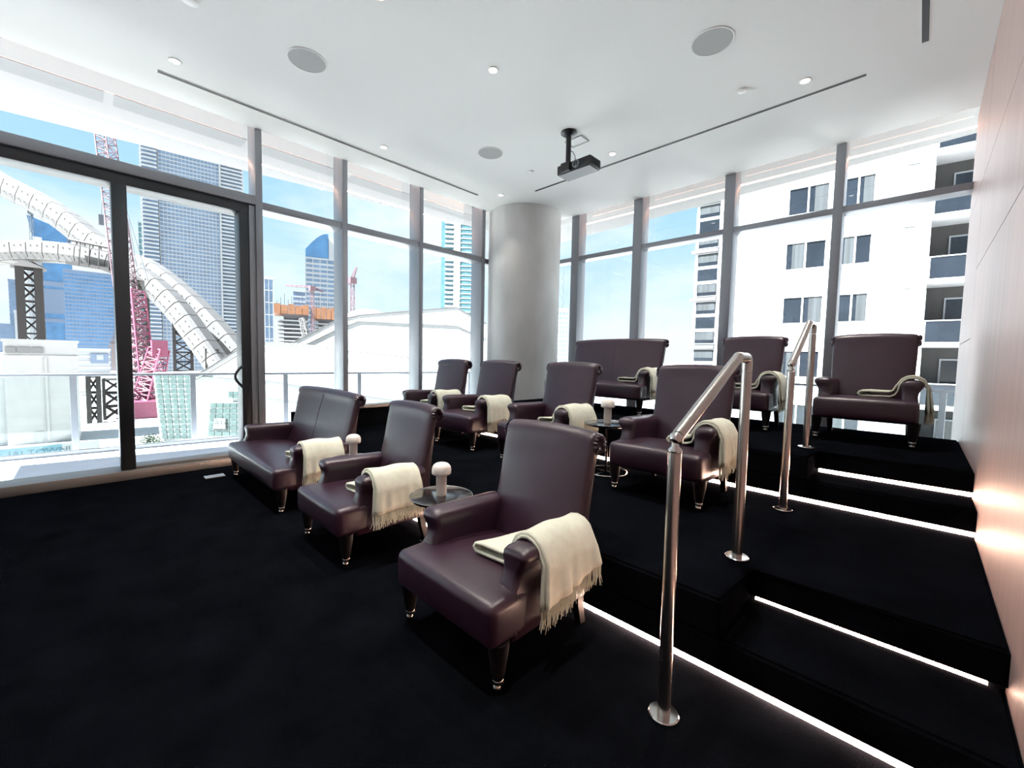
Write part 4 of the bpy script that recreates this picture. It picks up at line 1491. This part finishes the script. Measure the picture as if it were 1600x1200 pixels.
# ------------------------------------------------------------------ white performing hall
def poly(px_pts, dep):
    return [at(x, y, dep) for x, y in px_pts]
VIEWH = (ROT @ Vector((0, 0, -1))); VIEWH.z = 0; VIEWH.normalize()
hb_ = at(400, 640, 72)
t = empty('concert_hall', (hb_.x, hb_.y, G))
tag(t, 'large white sloping concert hall outside the left windows', 'building')
O = Vector(t.location)
def hall_prism(name, pts, dep, thick, m, parent=t):
    P = poly(pts, dep)
    bm = bmesh.new()
    prism(bm, [p - O for p in P], VIEWH * thick)
    return obj(name, bm, m, parent)
def strip(pts, dep, wd, m, parent):
    bm = bmesh.new()
    for (a, b) in zip(pts, pts[1:]):
        A, B = at(a[0], a[1], dep) - O, at(b[0], b[1], dep) - O
        up = Vector((0, 0, wd))
        prism(bm, [A, B, B + up, A + up], VIEWH * 0.5)
    return obj('fascia_line', bm, m, parent)
up_ = hall_prism('upper_hall', [(440, 545), (523, 502), (561, 493), (713, 481), (713, 700), (440, 700)], 92, 40, 'hall_white')
P = poly([(713, 481), (760, 506), (760, 700), (713, 700)], 92)
bm = bmesh.new()
prism(bm, [p - O for p in P], VIEWH * 30)
obj('upper_side', bm, 'hall_white', t)
strip([(440, 545), (523, 502), (561, 493), (713, 481)], 91.7, 0.22, 'hall_joint', up_)
strip([(448, 553), (522, 517), (561, 502), (638, 506), (713, 509)], 91.6, 0.30, 'hall_grout', up_)
strip([(713, 481), (760, 506)], 91.7, 0.2, 'hall_joint', up_)
strip([(713, 509), (760, 530)], 91.6, 0.3, 'hall_grout', up_)
# panel joints: fine grid on the upper hall
bm = bmesh.new()
for i in range(14):
    for (x0_, x1_, yo) in ((561, 712, 514 + i * 5.2),):
        A, B = at(x0_, yo, 91.8) - O, at(x1_, yo + 1.5, 91.8) - O
        bar(bm, A, B, 0.035)
for i in range(16):
    x = 566 + i * 9.2
    bar(bm, at(x, 510, 91.8) - O, at(x, 600, 91.8) - O, 0.03)
for i in range(5):
    x = 720 + i * 8
    bar(bm, at(x, 512 + i * 3, 91.8) - O, at(x, 600, 91.8) - O, 0.04)
for i in range(9):
    bar(bm, at(714, 520 + i * 7, 91.8) - O, at(758, 538 + i * 5.5, 91.8) - O, 0.04)
tag(obj('panel_joints', bm, 'hall_grout', t), kind='stuff')
# dome behind the ridge
bm = bmesh.new()
dc = at(575, 505, 120) - O
lathe(bm, [(7.0, -2), (6.4, 1.4), (4.8, 2.9), (2.6, 3.7), (0, 4.0)], n=28, c=dc)
obj('roof_dome', bm, 'hall_white', t, smooth=True)
lo_ = hall_prism('lower_hall', [(298, 590), (322, 577), (394, 532), (523, 546), (640, 559), (760, 575), (760, 800), (306, 800), (303, 690)], 70, 14, 'hall_white')
strip([(298, 590), (322, 577), (394, 532), (523, 546), (640, 559), (760, 575)], 69.7, 0.10, 'hall_joint', lo_)
strip([(304, 594), (334, 577), (394, 541), (523, 560), (626, 578), (760, 600)], 69.6, 0.22, 'hall_grout', lo_)
strip([(303, 588), (420, 596), (480, 606), (600, 624), (760, 650)], 69.7, 0.09, 'hall_joint', lo_)
strip([(415, 622), (475, 628), (600, 642), (760, 662)], 69.7, 0.09, 'hall_grout', lo_)
bm = bmesh.new()
for i in range(22):
    y = 600 + i * 6
    bar(bm, at(304, y, 69.9) - O, at(480, y + 9, 69.9) - O, 0.02)
tag(obj('panel_joints', bm, 'hall_grout', lo_), kind='stuff')
# glass walls with white mullion grids
def glass_grid(q, nx, ny, dep, m, bw, parent, name='glass_wall'):
    """q = four corners tl, tr, br, bl"""
    Q = poly(q, dep)
    bm = bmesh.new()
    prism(bm, [p - O for p in Q], VIEWH * 0.4)
    g = obj('glazing_frame', bm, 'hall_white', parent)
    for i in range(nx):
        for j in range(ny):
            def P_(u, v):
                a = Q[0].lerp(Q[1], u); b = Q[3].lerp(Q[2], u)
                return a.lerp(b, v) - O - VIEWH * 0.12
            e = bw
            u0, u1, v0, v1 = (i + e) / nx, (i + 1 - e) / nx, (j + e * 1.4) / ny, (j + 1 - e * 1.4) / ny
            bm = bmesh.new()
            prism(bm, [P_(u0, v0), P_(u1, v0), P_(u1, v1), P_(u0, v1)], VIEWH * 0.14)
            obj('glass_pane', bm, m, g)
    return g
gw = hall_prism('glazed_hall', [(239, 582), (300, 582), (306, 700), (252, 700)], 71, 10, 'hall_white')
glass_grid([(241, 584), (299, 584), (304, 686), (253, 686)], 5, 13, 70.8, 'hall_glass', 0.09, gw)
gb = glass_grid([(329, 629), (381, 629), (383, 682), (324, 682)], 5, 6, 69.3, 'hall_glass', 0.06, t)
sgn = hall_prism('sign_panel', [(335, 654), (352, 654), (352, 670), (333, 670)], 68.9, 0.15, 'sign_panel', t)
a_ = at(335.2, 663, 68.85) - O
text('ILEI', 1.2, 'sign_ink', sgn, a_, (math.pi / 2, 0, math.atan2(VIEWH.y, VIEWH.x) - math.pi / 2))
glass_grid([(357, 611), (373, 611), (373, 622), (357, 622)], 2, 2, 69.4, 'hall_glass', 0.06, t)

# ------------------------------------------------------------------ shrubs at street level
def shrub(px, py, dep, r, label, seed):
    c = at(px, py, dep)
    t = empty('shrub', (c.x, c.y, G))
    tag(t, label, 'shrub', 'shrubs beside the crane')
    rnd = random.Random(seed)
    h = r * 1.3
    bm = bmesh.new()
    for i in range(420):
        v = Vector((rnd.gauss(0, 1), rnd.gauss(0, 1), rnd.gauss(0, 1))).normalized() * (rnd.random() ** 0.4)
        p = Vector((v.x * r, v.y * r, h + v.z * r * 0.8))
        a = Vector((rnd.uniform(-1, 1), rnd.uniform(-1, 1), rnd.uniform(-1, 1))) * r * 0.22
        b = Vector((rnd.uniform(-1, 1), rnd.uniform(-1, 1), rnd.uniform(-1, 1))) * r * 0.22
        bm.faces.new([bm.verts.new(p), bm.verts.new(p + a), bm.verts.new(p + b)])
    obj('foliage', bm, 'foliage', t)
    bm = bmesh.new(); tube(bm, [(0, 0, 0), (0, 0, h)], r * 0.08, n=6)
    obj('trunk', bm, 'tower_steel', t)
shrub(214, 690, 66, 1.2, 'small green shrub at the foot of the red crane, left one', 1)
shrub(233, 688, 72, 1.4, 'small green shrub at the foot of the red crane, right one', 2)
shrub(246, 688, 69, 1.3, 'small green shrub beside the glazed hall corner', 3)
